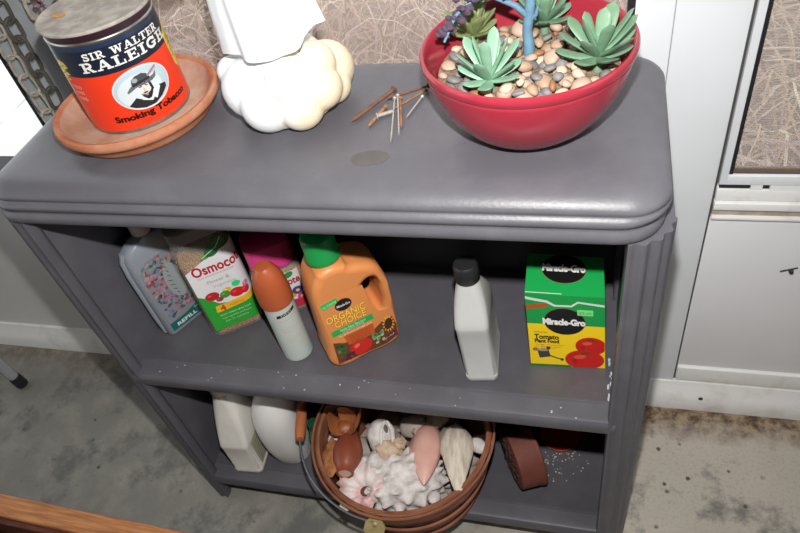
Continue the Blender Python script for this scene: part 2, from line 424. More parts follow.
# top: rounded-rectangle slab with a beaded ogee edge (inset, height above H)
prof = [(.020,-.0035),(.011,-.004),(.006,-.0028),(.003,.000),(.0018,.0045),(.0024,.0095),(.005,.0135),(.0064,.016),(.0060,.018),(.0035,.0205),(.0024,.0235),(.0034,.027),(.0066,.0297),(.0092,.0312),(.0094,.0325),(.0086,.034),(.0086,.037),(.011,.0405),(.0155,.0445),(.022,.0485),(.030,.0512),(.040,.0528),(.052,.0534),(.065,.0536)]
sx0, sx1, sy0, sy1 = -0.004, W+0.001, 0.0, D
rings = []
for ins, z in prof:
    ins *= 0.9
    q_ = 0.0045*min(1,max(0,(0.032-z)/0.012))
    rings.append(rrect((sx0+sx1)/2-q_, (sy0+sy1)/2, (sx1-sx0)/2-ins-q_, (sy1-sy0)/2-ins, max(0.052-ins, 0.006), 8, H+z))
top = MB().rings(rings).build('top_panel', plastic, shelf, angle=60)
# stain on the top
rs = random.Random(9)
pts = []
for i in range(30):
    a = 2*PI*i/30; r = 1+0.12*math.sin(2*a+1)+rs.uniform(-.05,.05)
    pts.append((0.5195+0.0205*r*math.cos(a), 0.0735+0.0155*r*math.sin(a)))
MB().prism(pts, T-0.0005, T+0.0003).build('stain', mat('dried_stain', (84,80,78), 0.7, var=0.5, vscale=120, rgb2=(98,94,92)), top, label='dark dried drip stain')
# side panels with fluted rounded front posts
def side_poly():
    P = []
    n = 44; cx, cy, R = 0.047, 0.052, 0.047
    P.append((0.0485, 0.30)); P.append((0.037,0.30)); P.append((0.037, 0.03)); P.append((0.0455,0.026)); P.append((0.0485,0.018))
    for i in range(n+1):
        a = 1.5*PI - (PI/2)*i/n
        s_ = i/n
        fl_ = 0.0022*math.cos(2*PI*4.2*s_+0.4) if 0.04 < s_ < 0.98 else 0
        P.append((cx+(R+fl_)*math.cos(a), cy+(R+fl_)*math.sin(a)))
    P.append((0.0, 0.27)); 
    for i in range(6):
        a = PI - (PI/2)*i/5
        P.append((0.03+0.03*math.cos(a), 0.272+0.03*math.sin(a)))
    return P[1:]
SP = side_poly()
l = MB().prism(SP, 0.0, H-0.003, smooth=True).build('side_panel', plastic, shelf, angle=50)
r_ = MB().prism([(W-x, y) for x, y in reversed(SP)], 0.0, H-0.003, smooth=True).build('side_panel', plastic, shelf, angle=50)
for par, s_, x0 in ((l, 1, 0.037), (r_, -1, W-0.037)):
    b = MB()
    for yv in (0.236, 0.25, 0.264): b.tube([(x0+0.001*s_,yv,0.01),(x0+0.001*s_,yv,0.795)], 0.006, 10)
    b.build('corner_rib', plastic, par)
MB().box((0.038,0.287,0.02), (W-0.038,0.296,H-0.003), 0.001).build('back_panel', mat('dark_board', (44,42,45), 0.6), shelf)
def shelf_prof(z, y0=0.005):
    return [(0.29,z),(y0+.040,z),(y0+.0375,z+.0016),(y0+.0345,z+.0016),(y0+.0325,z-.0016),(y0+.030,z-.0018),(y0+.009,z-.0005),(y0+.004,z-.002),(y0+.001,z-.006),(y0,z-.012),(y0+.0005,z-.024),(y0+.004,z-.031),(y0+.012,z-.033),(0.29,z-.033)]
for z in (ZM, ZL):
    b = MB(); b.prism([(y, zz) for y, zz in shelf_prof(z)], 0.0375, W-0.0375, 'x', smooth=True)
    s_ = b.build('shelf_board', plastic, shelf, angle=35)
    if z == ZM:
        b = MB(); rr = random.Random(2)
        for k in range(16):
            t = rr.random(); x = W-0.0425-rr.uniform(0,.006); y = 0.04+0.075*t
            b.sphere((x, y, z+0.001), rr.uniform(.0012,.003), 1, (0.7,1.8,0.5))
        for k in range(26):
            b.sphere((rr.uniform(.07,.79), rr.uniform(.01,.04), z+0.0002), rr.uniform(.0006,.0014), 1, (1.3,1,0.5))
        b.build('paint_chips', mat('pale_chips', (176,186,196), 0.7), s_, label='chipped pale paint flecks', kind='stuff')
b = MB(); rr = random.Random(12)
for k in range(60):
    x = 0.70+abs(rr.gauss(0,.04)); y = 0.165-abs(rr.gauss(0,.035))
    if x > W-0.05 or y < 0.03: continue
    b.sphere((x, y, ZL+0.0008), rr.uniform(.0007,.0018), 1, (1.2,1,0.6))
cr = b.build('plaster_crumbs', mat('crumb', (190,182,166), 0.8)); tag(cr, 'pale crumbs scattered on the bottom shelf before the red saucer', 'crumbs', kind='stuff')
# ------------------------------------------------------------------ things on the top
terra = mat('terracotta', (172,106,76), 0.8, var=0.9, vscale=22, rgb2=(186,142,114), thresh=(0.45,0.7), bump=0.2, bscale=300, spec=0.2)
terra_in = mat('terracotta_dusty', (168,126,102), 0.85, var=0.95, vscale=18, rgb2=(190,172,154), bump=0.2, bscale=300, spec=0.15)
t = thing('plant_saucer', 'round terracotta plant saucer under the red tobacco tin', 'saucer', (0.177,0.1625,T))
MB().lathe([(0,0),(.090,0),(.095,.002),(.0985,.007),(.101,.0135),(.1035,.0150),(.1035,.0165),(.1075,.0180),(.1105,.0215),(.1115,.0260),(.1100,.0300),(.1070,.0315),(.1035,.0305),(.1010,.0280)], 72, open=True).build('rim', terra, t)
MB().lathe([(.1012,.0283),(.098,.022),(.092,.0145),(.085,.0105),(.078,.0095),(0,.0095)], 72, open=True).build('inner_dish', terra_in, t)

# tobacco tin
TC = Vector((0.170,0.175,T+0.0098)); TR = 0.067
navy, red, cream_, yel = (24,31,46), (226,58,28), (222,222,216), (226,198,78)
t = thing('tobacco_tin', 'red and navy tobacco tin with a dusty lid, standing on the terracotta saucer', 'tin', TC)
tin_m = mat('tin_steel', (170,166,160), 0.35, metal=0.9, var=0.5, vscale=60, rgb2=(120,112,104))
MB().use(tin_m).lathe([(0,.001),(.064,.001),(.0672,0),(.0676,.002),(.0668,.004),(.0668,.1215),(.0678,.1225),(.0680,.1238),(.0672,.1252),(.066,.126),(0,.126)], 72).build('body', None, t)
lid_dust = mat('dusty_lid', (150,142,134), 0.75, var=0.9, vscale=45, rgb2=(188,182,172), thresh=(0.42,0.66), bump=0.5, bscale=90)
MB().lathe([(.0640,.1335),(.0690,.1340),(.0706,.1352),(.0710,.1372),(.0702,.1388),(.0686,.1392),(.0668,.1382),(.062,.1372),(.05,.1370),(0,.1372)], 72).build('lid', lid_dust, t)
MB().lathe([(.0655,.1255),(.0668,.1258),(.0672,.1275),(.0668,.1335),(.065,.134)], 72, open=True).build('lid_skirt', mat('dark_lacquer', (44,24,34), 0.35), t)
def cyl(Rr, a0, c=(0,0,0)):
    def f(u, v, h):
        a = a0 + u/Rr
        return Vector((c[0]+(Rr+h)*math.sin(a), c[1]-(Rr+h)*math.cos(a), c[2]+v))
    return f
A = Art(); C2 = 2*PI*TR
A.rect(-C2/2, .0080, C2/2, .0855, red, 0).rect(-C2/2, .0855, C2/2, .1188, navy, 0)
A.rect(-C2/2, .1188, C2/2, .1248, (36,48,72), 0)
dg = TR*PI/180
def U(d): return d*dg
A.slab('SIR WALTER', U(1), U(92), .1065, .0088, cream_, 2, curve=.0012)
A.slab('RALEIGH', U(-6), U(100), .0915, .0122, cream_, 2, curve=.0014)
# portrait in a white oval
pc, pz = U(45), .0562
A.ell(pc, pz, U(33), .0275, (206,216,218), 1, n=40)
A.ell(pc, pz, U(31.5), .0258, (176,196,204), 2, n=40); A.ell(pc-.004, pz-.002, U(25), .021, (200,212,216), 3)
def pp(pts): return [(pc+a*.001, pz+b*.001) for a, b in pts]
dk, md, sk = (38,40,44), (98,100,104), (214,206,196)
A.poly(pp([(-26,-17),(-14,-9),(-4,-16),(4,-20),(12,-12),(20,-6),(29,-8),(28,-13),(18,-20),(6,-25),(-8,-25),(-20,-21)]), dk, 4)
A.poly(pp([(-8,-14),(2,-19),(10,-10),(14,-1),(10,-4),(2,-13),(-6,-11)]), (212,218,220), 5)
A.poly(pp([(6,-16),(16,-4),(20,-8),(10,-20)]), (212,218,220), 5)
A.ell(pc+.001, pz-.0015, .0078, .0118, sk, 5, -8)
A.poly(pp([(-6.5,-6),(-4,-8),(1,-9),(6,-7),(8.5,-4),(8.5,-10),(4,-15.5),(-.5,-16),(-5,-11)]), dk, 6)
A.poly(pp([(-4.5,-6.6),(-1,-5.2),(3.5,-6.2),(2,-7.6),(-2,-7.6)]), dk, 6); A.poly(pp([(-2.2,-9.6),(2.4,-9.6),(1,-10.8),(-1,-10.8)]), (176,140,130), 7)
A.poly(pp([(7,5),(10.5,3),(11.5,-6),(8.6,-9),(7.6,-2)]), dk, 6)
A.poly(pp([(-6,2.6),(-1.6,3.2),(-1.8,2.0),(-5,1.2)]), dk, 6); A.poly(pp([(1.6,3.0),(6.2,1.8),(5,.6),(2,1.8)]), dk, 6)
A.poly(pp([(-.4,2),(.8,-4),(-1.8,-4.4)]), (180,170,160), 6)
A.poly(pp([(-21,1),(-15,6.5),(-4,8),(8,8.5),(17,9.5),(22,13),(20,6),(14,3.6),(4,3.2),(-8,3.4),(-16,.5),(-20,-1)]), md, 7)
A.poly(pp([(-13,6.6),(-11,14),(-5,17.5),(4,18.2),(10,15),(12,9),(2,7.6)]), (66,68,74), 8); A.poly(pp([(-12.8,8),(-3,9.6),(12,10.4),(11.6,7.6),(0,6.6),(-12,5.4)]), dk, 9); A.ell(pc-.007, pz+.0125, .0035, .0028, (150,156,160), 9)
A.poly(pp([(9,13),(18,17.5),(27,20),(24,15.5),(16,12),(10,10.6)]), (178,150,158), 9); A.line(pp([(10,12),(25,19)]), .0007, dk, 10)
for k in range(6): A.line(pp([(-13+k*5,3.2+k*.2),(-11+k*5,7)]), .0005, dk, 10)
# curved small print
def curved(A, t_, d0, d1, z, size, col, lift=0.0, bold=0.0, layer=2):
    n = len(t_)
    A.text(t_, U((d0+d1)/2), z, size, col, layer, width=U(d1-d0), bold=bold)
curved(A, 'Smoking Tobacco', 1, 93, .0205, .0078, (44,14,10), bold=0.05)
A.text('NET WT 14 OZ', U(48), .0125, .0032, (196,44,20), 2, width=U(40))
for (z, tx) in ((.069,'MILD'), (.061,'BURLEY'), (.0525,'BLEND')): A.text(tx, U(-27), z, .0045, (244,196,176), 2, width=.0165)
# tobacco leaf emblems at both edges
for d, s_ in ((-37,1),(112,1),(182,1)):
    A.poly([(U(d-10),.074),(U(d-7),.098),(U(d),.107),(U(d+9),.104),(U(d+12),.097),(U(d+4),.094),(U(d+11),.088),(U(d+2),.086),(U(d+8),.080),(U(d-2),.079),(U(d-4),.066)], yel, 2)
    for k in range(3): A.line([(U(d-7),.078+k*.008),(U(d+6),.084+k*.008)], .0013, (96,120,50), 3)
d = 107; A.poly([(U(d-6),.052),(U(d-9),.094),(U(d+1),.100),(U(d+14),.09),(U(d+10),.06),(U(d+6),.042)], yel, 1)
for k in range(4): A.line([(U(d-4),.062+k*.008),(U(d+6),.072+k*.007)], .0014, (84,110,44), 3)
A.build('label', cyl(TR, 0.105, (0,0,-.0035)), t, ustep=.003, rough=0.3, base=0.0003, eps=0.00012)
# leaf fragment on the lid
o = MB().sphere((0,0,0), 0.009, 2, (1.0,0.5,0.12), fn=lambda q: 1+0.15*math.sin(5*q.x+3*q.y)).build('leaf_fragment', mat('dry_leaf', (186,146,86), 0.7, var=0.6, vscale=200, rgb2=(150,104,54)))
o.location = (0.132,0.158,T+0.0098+0.1388); o.rotation_euler = (0.15,0.1,0.25)
tag(o, 'small tan leaf fragment on the dusty tin lid', 'leaf')

# ------------------------------------------------------------------ angel statue
stat = mat('statue_white', (226,230,232), 0.5, var=0.0)
def statue_mat():
    m = bpy.data.materials.new('statue_stained'); m.use_nodes = True; nt = m.node_tree; N = nt.nodes; L = nt.links; p = N['Principled BSDF']
    p.inputs['Roughness'].default_value = 0.5
    tc = N.new('ShaderNodeTexCoord'); sx = N.new('ShaderNodeSeparateXYZ'); L.new(tc.outputs['Object'], sx.inputs[0])
    n = N.new('ShaderNodeTexNoise'); n.inputs['Scale'].default_value = 22; n.inputs['Detail'].default_value = 4; L.new(tc.outputs['Object'], n.inputs['Vector'])
    a = N.new('ShaderNodeMath'); a.operation = 'MULTIPLY_ADD'; a.inputs[1].default_value = 0.12; L.new(n.outputs[0], a.inputs[0]); L.new(sx.outputs[0], a.inputs[2])
    r = N.new('ShaderNodeMapRange'); r.inputs[1].default_value = 0.068; r.inputs[2].default_value = 0.125; L.new(a.outputs[0], r.inputs[0])
    mx = N.new('ShaderNodeMix'); mx.data_type = 'RGBA'; mx.inputs[6].default_value = (*lin((226,229,230)),1); mx.inputs[7].default_value = (*lin((226,212,182)),1)
    L.new(r.outputs[0], mx.inputs[0]); L.new(mx.outputs[2], p.inputs['Base Color'])
    return m
sm = statue_mat()
t = thing('angel_statue', 'white ceramic angel statue standing on a yellow-stained cloud base', 'statue', (0.393,0.166,T))
b = MB()
for x, y, z, r in ((-.040,-.015,.050,.044),(-.012,-.036,.038,.041),(.034,-.036,.033,.034),(.022,-.034,.066,.030),(.056,-.008,.044,.033),(.050,.006,.070,.032),(-.005,.006,.080,.046),(-.066,.0,.030,.026),(.062,.022,.030,.028),(-.050,.032,.046,.044),(0,.042,.052,.050),(.050,.046,.042,.040),(-.068,-.006,.070,.022),(.012,-.012,.088,.030)):
    b.sphere((x,y,z), r, 3, (1,1,0.94))
b.sphere((-.005,.0,.012), .070, 3, (1,.82,.17)).sphere((.0,.0,.045), .062, 3, (1,.8,.6))
cb = b.build('cloud_base', sm, t)
md = cb.modifiers.new('r', 'REMESH'); md.mode = 'VOXEL'; md.voxel_size = .0022
md = cb.modifiers.new('s', 'SMOOTH'); md.iterations = 7; md.factor = .5
dg_ = bpy.context.evaluated_depsgraph_get(); me_ = bpy.data.meshes.new_from_object(cb.evaluated_get(dg_)); cb.modifiers.clear(); old_ = cb.data; cb.data = me_; bpy.data.meshes.remove(old_); me_.name = 'cloud_base'
for p_ in me_.polygons: p_.use_smooth = True
cb.scale = (.87,.87,.92)
def robe(a, tt):
    R0 = 0.050*(1-tt)**0.8+0.030*tt+0.004
    f = 1+(0.10*(1-tt)**1.2+0.03)*math.sin(7*a+1.0+1.5*tt)*0.6+0.03*math.sin(13*a)
    return R0*f
rs_ = []
for k in range(15):
    tt = k/14; z = .104+.165*tt; ring = []
    for i in range(56):
        a = 2*PI*i/56; r = robe(a, tt)
        zz = z + (1-min(1,k/3))*(0.010*math.cos(a-.3)+.006*math.sin(3*a+2.2))
        ring.append((.006-.006*tt+r*1.12*math.cos(a), .0+r*0.85*math.sin(a), zz))
    rs_.append(ring)
b = MB().rings(rs_)
b.build('robe', stat, t)
# sleeves, hands, head, hair, wings (mostly above the picture)
for s_ in (-1, 1):
    b = MB().tube([(-.01+s_*.030,0,.262),(-.010+s_*.050,-.010,.252),(-.010+s_*.058,-.020,.236),(-.010+s_*.058,-.034,.218),(-.010+s_*.054,-.044,.206)], [.019,.020,.022,.024,.018], 16)
    b.build('sleeve', sm if s_ > 0 else stat, t)
    b = MB().tube([(-.010+s_*.050,-.040,.212),(-.010+s_*.030,-.060,.226),(-.014+s_*.012,-.066,.236)], [.009,.0085,.004], 10)
    for q in range(4): b.tube([(-.014+s_*(.012-.001*q),-.066+.003*(q-1.5),.228),(-.014+s_*.006,-.068+.0025*(q-1.5),.244-.002*abs(q-1.5))], [.0024,.0016], 6)
    b.build('hand', stat, t)
    wp = [(0.004,.03,.21),(.03,.045,.205),(.06,.055,.205),(.085,.055,.22),(.088,.05,.25),(.075,.045,.30),(.05,.035,.315),(.02,.028,.28)]
    r1 = [(-.012+s_*x,y,z) for x,y,z in wp]; r2 = [(-.012+s_*x,y+.012,z) for x,y,z in wp]
    MB().rings([r1,r2], smooth=False).build('wing', stat, t)
MB().tube([(-.01,-.002,.258),(-.01,-.004,.285)], [.015,.012], 14).sphere((-.01,-.008,.305), .024, 3, (.86,.95,1.12)).sphere((-.01,-.0315,.303), .0042, 2, (.8,1,1.2)).sphere((-.017,-.027,.308), .0026, 2).sphere((-.003,-.027,.308), .0026, 2).build('head', stat, t)
MB().sphere((-.01,.001,.309), .0275, 3, (.92,.9,1.08), fn=lambda q: 1+0.05*math.sin(14*q.x)*math.sin(11*q.z)).build('hair', mat('statue_hair', (226,206,164), 0.5), t)

# ------------------------------------------------------------------ nails
rust = mat('rusty_steel', (132,92,74), 0.75, metal=0.2, var=0.9, vscale=160, rgb2=(84,58,48), bump=0.4, bscale=500)
rust2 = mat('rust_orange', (164,118,78), 0.75, metal=0.1, var=0.9, vscale=160, rgb2=(108,72,48), bump=0.4, bscale=500)
bright = mat('galvanised', (196,192,186), 0.4, metal=0.6, var=0.5, vscale=200, rgb2=(150,140,128))
def nail(a, b_, r, hr, m, label, za=None, zb=None, head_end='a', screw=False):
    a = Vector((a[0],a[1], za if za is not None else T+r+0.0003)); b_ = Vector((b_[0],b_[1], zb if zb is not None else T+r+0.0003))
    d = (b_-a); ln = d.length; d.normalize()
    t = thing('screw' if screw else 'nail', label, 'screw' if screw else 'nail', a, group='loose nails on the shelf top')
    b = MB(); n = 26 if screw else 2
    pts = []; rr = []
    if screw:
        for k in range(n+1):
            pts.append(d*(ln*0.92*k/n)); rr.append(r*(1.0 if k % 2 else 0.7))
        pts.append(d*ln); rr.append(r*0.12)
    else:
        pts = [d*0, d*(ln*0.9), d*ln]; rr = [r, r, r*0.15]
    b.tube(pts, rr, 10); b.build('shank', m, t)
    MB().tube([d*-0.0016, d*-0.0012, d*0.0002, d*0.0012], [hr*.8, hr, hr, r], 14).build('head', m, t)
    return t
nail((0.518,0.207),(0.479,0.140), .0026,.0048, rust, 'long thick rusty nail nearest the angel statue', za=T+.0050, zb=T+.0034)
nail((0.5155,0.170),(0.503,0.131), .0021,.0032, rust2, 'brown nail lying alongside the long thick rusty one', za=T+.0036, zb=T+.0024)
nail((0.510,0.150),(0.528,0.163), .0024,.0042, bright, 'short thick shiny nail lying in the middle of the pile', za=T+.0042, zb=T+.0026)
nail((0.5265,0.178),(0.538,0.101), .0013,.0026, bright, 'silver screw pointing at the shelf front, the longer of two', za=T+.010, zb=T+.0014, screw=True)
nail((0.530,0.181),(0.545,0.114), .0012,.0025, bright, 'silver screw next to the longer one, in front of the red bowl', za=T+.012, zb=T+.0013, screw=True)
nail((0.533,0.180),(0.5445,0.129), .0019,.0030, rust2, 'orange rusty screw among the silver ones', za=T+.009, zb=T+.002, screw=True)
nail((0.561,0.212),(0.517,0.176), .0015,.0036, rust, 'thin rusty nail whose dark head is nearest the red bowl', za=T+.006, zb=T+.012)
nail((0.5595,0.206),(0.528,0.160), .0013,.0028, rust2, 'thin tan nail beside the dark headed one', za=T+.0035, zb=T+.007)
nail((0.557,0.192),(0.546,0.150), .0014,.0024, bright, 'pale screw at the right side of the nail pile', za=T+.003, zb=T+.0016, screw=True)

# ------------------------------------------------------------------ red bowl garden
BC = Vector((0.691,0.140,T))
glaze = mat('red_glaze', (152,44,58), 0.2, var=0.5, vscale=25, rgb2=(138,36,50), bump=0.03, bscale=40)
t = thing('succulent_bowl', 'glossy red ceramic bowl planted with succulents and pebbles', 'bowl', BC)
MB().lathe([(0,.002),(.044,.002),(.046,0),(.050,.0005),(.060,.006),(.076,.020),(.090,.038),(.100,.057),(.1055,.074),(.1080,.0850),(.1084,.0872),(.1080,.0885),(.1092,.0898),(.1106,.0925),(.1112,.0955),(.1110,.098),(.1100,.1005),(.1080,.1012),(.1060,.1000),(.1035,.094),(.0995,.080),(.0930,.062),(.082,.042),(.064,.022),(.04,.012),(0,.011)], 96).build('bowl_wall', glaze, t)
ZG = 0.071
g = MB().lathe([(0,.0135),(.04,.0145),(.062,.024),(.080,.0425),(.0915,.0625),(.0945,ZG),(0,ZG)], 48).build('potting_grit', mat('grit', (150,128,104), 0.9, var=1, vscale=200, rgb2=(96,80,64), bump=0.8, bscale=400))
g.location = BC; tag(g, 'brown grit filling the red bowl under the pebbles', 'soil', kind='stuff')
rb = random.Random(21)
peb_cols = {'cream': mat('pebble_cream', (188,174,154), 0.6, var=0.7, vscale=60, rgb2=(182,160,132)),
            'tan': mat('pebble_tan', (164,138,116), 0.6, var=0.7, vscale=60, rgb2=(150,120,94)),
            'pinkish': mat('pebble_pink', (178,154,136), 0.6, var=0.7, vscale=60, rgb2=(168,138,120)),
            'grey': mat('pebble_grey', (122,119,118), 0.6, var=0.7, vscale=90, rgb2=(104,102,102)),
            'brown': mat('pebble_brown', (150,104,70), 0.6, var=0.7, vscale=90, rgb2=(112,76,50))}
pmesh = {}
for cn, m in peb_cols.items():
    for v in range(4):
        ph = [rb.uniform(0,6) for _ in range(6)]
        b = MB().sphere((0,0,0), 1, 2, (1, rb.uniform(.62,.9), rb.uniform(.45,.65)), fn=lambda q: 1+.10*math.sin(3*q.x+ph[0])+.09*math.sin(3.4*q.y+ph[1])+.07*math.sin(4*q.z+ph[2]+2*q.x))
        o = b.build('pebble', m, None, angle=70); pmesh[(cn, v)] = o
plants = [(-.033,-.046),(.072,-.012),(.013,.070),(-.062,.048)]
placed = []; first = set()
tries = 0
while len(placed) < 170 and tries < 9000:
    tries += 1
    R_ = rb.choice((.0065,.0075,.0085,.010,.0115)); 
    a = rb.uniform(0,2*PI); rd = math.sqrt(rb.random())*(.0950-R_*.9); x, y = rd*math.cos(a), rd*math.sin(a)
    if any((x-p[0])**2+(y-p[1])**2 < (.010+R_*0.6)**2 for p in plants) or x*x+(y-.022)**2 < (.007+R_*.7)**2: continue
    lv = 0
    ok = all((x-q[0])**2+(y-q[1])**2 > (0.80*(R_+q[2]))**2 for q in placed if q[3] == 0)
    if not ok:
        if tries < 2500: continue
        ok = all((x-q[0])**2+(y-q[1])**2 > (0.95*(R_+q[2]))**2 for q in placed if q[3] == 1); lv = 1
        if not ok or rd > .07: continue
    cn = rb.choices(list(peb_cols), (4.5,4.5,4,4.5,1))[0]; v = rb.randrange(4)
    src = pmesh[(cn, v)]
    if (cn, v) in first: o = src.copy(); COL.objects.link(o)
    else: o = src; first.add((cn, v))
    o.scale = (R_,R_,R_*.95); o.location = BC+Vector((x,y,ZG+R_*.38+lv*.0075)); o.rotation_euler = (rb.uniform(-.35,.35), rb.uniform(-.35,.35), rb.uniform(0,6.3))
    tag(o, {'cream':'cream pebble','tan':'tan pebble','pinkish':'pale pinkish pebble','grey':'grey pebble','brown':'dark brown pebble'}[cn]+' in the gravel of the red bowl', 'pebble', cn+' pebbles in the red bowl')
    placed.append((x,y,R_,lv))
for k_, o in pmesh.items():
    if k_ not in first: bpy.data.objects.remove(o)
def leaf_mesh(ln, wd, th, curl, up=0.0, tipw=0.75):
    """thick strap leaf along +x, curling upward"""
    rs = []; n = 13
    for k in range(n+1):
        s_ = k/n
        w_ = wd*1.12*(0.40+0.72*math.sin(PI*min(1,(0.10+s_*0.50))))*(1 if s_ < .74 else math.sqrt(max(0,1-((s_-.74)/.26)**2))*0.97+0.03)
        h_ = th*1.15*(1-0.35*s_)*(1 if s_ < .85 else max(.15,1-(s_-.85)/.15))
        x = ln*s_*math.cos(curl*s_*.7); z = ln*s_*math.sin(curl*s_*.7)
        ring = []
        for i in range(12):
            a = 2*PI*i/12
            yy = w_*math.cos(a)/2; zz = h_*math.sin(a)/2 + 0.16*yy*yy/wd
            ring.append((x-zz*math.sin(curl*s_), yy, z+zz*math.cos(curl*s_)))
        rs.append(ring)
    return MB().rings(rs)
gm = [mat('succulent_mint', (132,172,146), 0.5, var=0.7, vscale=40, rgb2=(106,142,114)), mat('succulent_green', (116,150,122), 0.5, var=0.7, vscale=40, rgb2=(88,120,92)), mat('succulent_olive', (128,140,92), 0.55, var=0.7, vscale=30, rgb2=(98,106,66))]
def succulent(pos, label, m, spec, seed, scale=1.0):
    r = random.Random(seed)
    t = thing('succulent', label, 'plant', BC+Vector((pos[0],pos[1],ZG)))
    MB().tube([(0,0,-.004),(0,0,.016*scale)], [.005*scale,.004*scale], 10).build('stem', m, t)
    k = 0
    for n, elev, ln, wd, z0, curl in spec:
        for i in range(n):
            a = 2*PI*(i+0.5*(k % 2))/n + r.uniform(-.18,.18)+seed; e = elev+r.uniform(-.10,.10)
            o = leaf_mesh(ln*scale*r.uniform(.86,1.1), wd*scale*r.uniform(.9,1.1), .0042*scale, curl).build('leaf', m, t)
            o.matrix_local = Matrix.Translation((0,0,z0*scale)) @ Matrix.Rotation(a,4,'Z') @ Matrix.Rotation(-e,4,'Y') @ Matrix.Translation((.002,0,0))
        k += 1
    return t
succulent(plants[0], 'mint green succulent at the front left of the red bowl', gm[0], ((7,.28,.036,.0115,.011,.15),(6,.72,.046,.010,.013,.1),(4,1.12,.044,.009,.015,.08)), 3)
succulent(plants[1], 'large green succulent at the right side of the red bowl', gm[1], ((7,.22,.038,.0125,.012,.25),(6,.62,.046,.0115,.015,.15),(5,1.0,.044,.0105,.017,.1),(3,1.35,.018,.006,.018,.1)), 5, 1.08)
succulent(plants[2], 'green succulent at the back of the red bowl behind the blue trunk', gm[1], ((6,.28,.036,.011,.012,.2),(6,.68,.042,.0105,.014,.15),(4,1.1,.036,.009,.016,.1)), 8)
succulent(plants[3], 'dull olive succulent at the back left under the purple blossom branch', gm[2], ((7,.35,.032,.011,.011,.15),(6,.75,.038,.0105,.013,.1),(4,1.1,.032,.009,.015,.1)), 11)
# painted miniature tree
tb = mat('blue_trunk', (98,140,164), 0.6, var=0.9, vscale=70, rgb2=(84,112,132), bump=0.5, bscale=150)
pb = mat('purple_blossom', (84,66,86), 0.7, var=0.9, vscale=120, rgb2=(54,42,54), bump=0.5, bscale=200)
t = thing('miniature_tree', 'small painted blue tree with purple blossom branches in the red bowl', 'ornament', BC+Vector((.0,.022,ZG)))
MB().tube([(0,0,-.006),(.0005,0,.012),(-.001,0,.03),(.002,0,.05),(.004,.001,.075),(.002,.002,.105),(.004,.003,.135)], [.0068,.0058,.0052,.0052,.005,.0045,.003], 12).tube([(.002,0,.040),(.009,-.004,.048),(.011,-.005,.056)],[.003,.0022,.001],8).build('trunk', tb, t)
brs = [[(.001,0,.043),(-.012,-.004,.058),(-.032,-.008,.070),(-.052,-.014,.072),(-.070,-.024,.060),(-.083,-.032,.036)],
       [(.003,0,.075),(.025,-.006,.10),(.05,-.012,.115),(.075,-.014,.11)], [(.003,.002,.10),(-.02,.01,.13),(-.05,.014,.14)]]
rt = random.Random(6)
for bi, pl in enumerate(brs):
    br = MB().tube(pl, [.0034-.0004*k for k in range(len(pl))], 10).build('branch', tb, t)
    b = MB(); n = 46 if bi == 0 else 36
    for i in range(n):
        s_ = (0.30 if bi == 0 else 0.25)+(0.72)*i/n; f = s_*(len(pl)-1); k = min(int(f), len(pl)-2); p_ = Vector(pl[k]).lerp(Vector(pl[k+1]), min(1.1, f-k))
        p_ += Vector((rt.uniform(-.007,.007), rt.uniform(-.008,.008), rt.uniform(-.004,.010)))
        r = rt.uniform(.003,.0058)
        b.sphere(p_, r, 2, (1, rt.uniform(.7,1), rt.uniform(.6,.9)), fn=lambda q: 1+.22*math.sin(5*q.x+bi)*math.sin(5*q.y+1))
    b.build('blossom_cluster', pb, t, kind='stuff')
# ------------------------------------------------------------------ middle shelf
Z0 = ZM+0.0003
BLK, WHT, GRN = (18,18,20), (232,232,228), (28,160,76)
# plant food carton
t = thing('plant_food_box', 'green and yellow tomato plant food carton with red tomatoes printed on it', 'box', (0.742,0.097,Z0))
o_ = Vector((0.742,0.097,Z0))
c8 = [Vector(p)-o_ for p in ((.688,.094,Z0),(.7955,.099,Z0),(.787,.098,.609),(.683,.094,.615),(.682,.172,Z0),(.790,.176,Z0),(.784,.170,.611),(.681,.167,.617))]
b = MB(); V = [b.bm.verts.new(p) for p in c8]
for f in ((0,1,2,3),(5,4,7,6),(4,0,3,7),(1,5,6,2),(3,2,6,7),(1,0,4,5)): b._f([V[i] for i in f], False)
bmesh.ops.bevel(b.bm, geom=b.bm.edges[:], offset=.0012, segments=2, affect='EDGES', profile=.5)
b.build('carton', mat('card_green', (26,138,66), 0.45), t)
BW, BH = .1075, .16
def bx(x): return (x-108)/242*BW
def by(y): return (436-y)/222*BH
A = Art()
A.rect(.0005,.0005,BW-.0005,by(300),(244,208,24),0); A.poly([(.0005,by(300)),(BW-.0005,by(302)),(BW-.0005,BH-.001),(.0005,BH-.001)],(22,150,70),0)
A.rect(.0005,.0005,BW*.55,.005,(20,120,56),1)
A.ell(bx(226),by(290),.0285,.0285,(120,52,30),1,n=40); A.ell(bx(226),by(290),.0277,.0277,BLK,2,n=40)
A.text('Miracle-Gro',bx(224),by(298),.0118,WHT,4,width=.0585,bold=.06)
A.text('Tomato',bx(128),by(345),.0098,BLK,3,width=.0345,align='l',bold=.035); A.text('Plant Food',bx(128),by(357),.0078,BLK,3,width=.0345,align='l',bold=.04)
A.text('WATER SOLUBLE',bx(127),by(326),.0026,(60,50,20),3,width=.019,align='l')
for k, wd in enumerate((.040,.036,.028)): A.text('For bigger more bountiful tomatoes'[:28-6*k],bx(130),by(365+k*6),.0021,(170,60,30),3,width=wd,align='l')
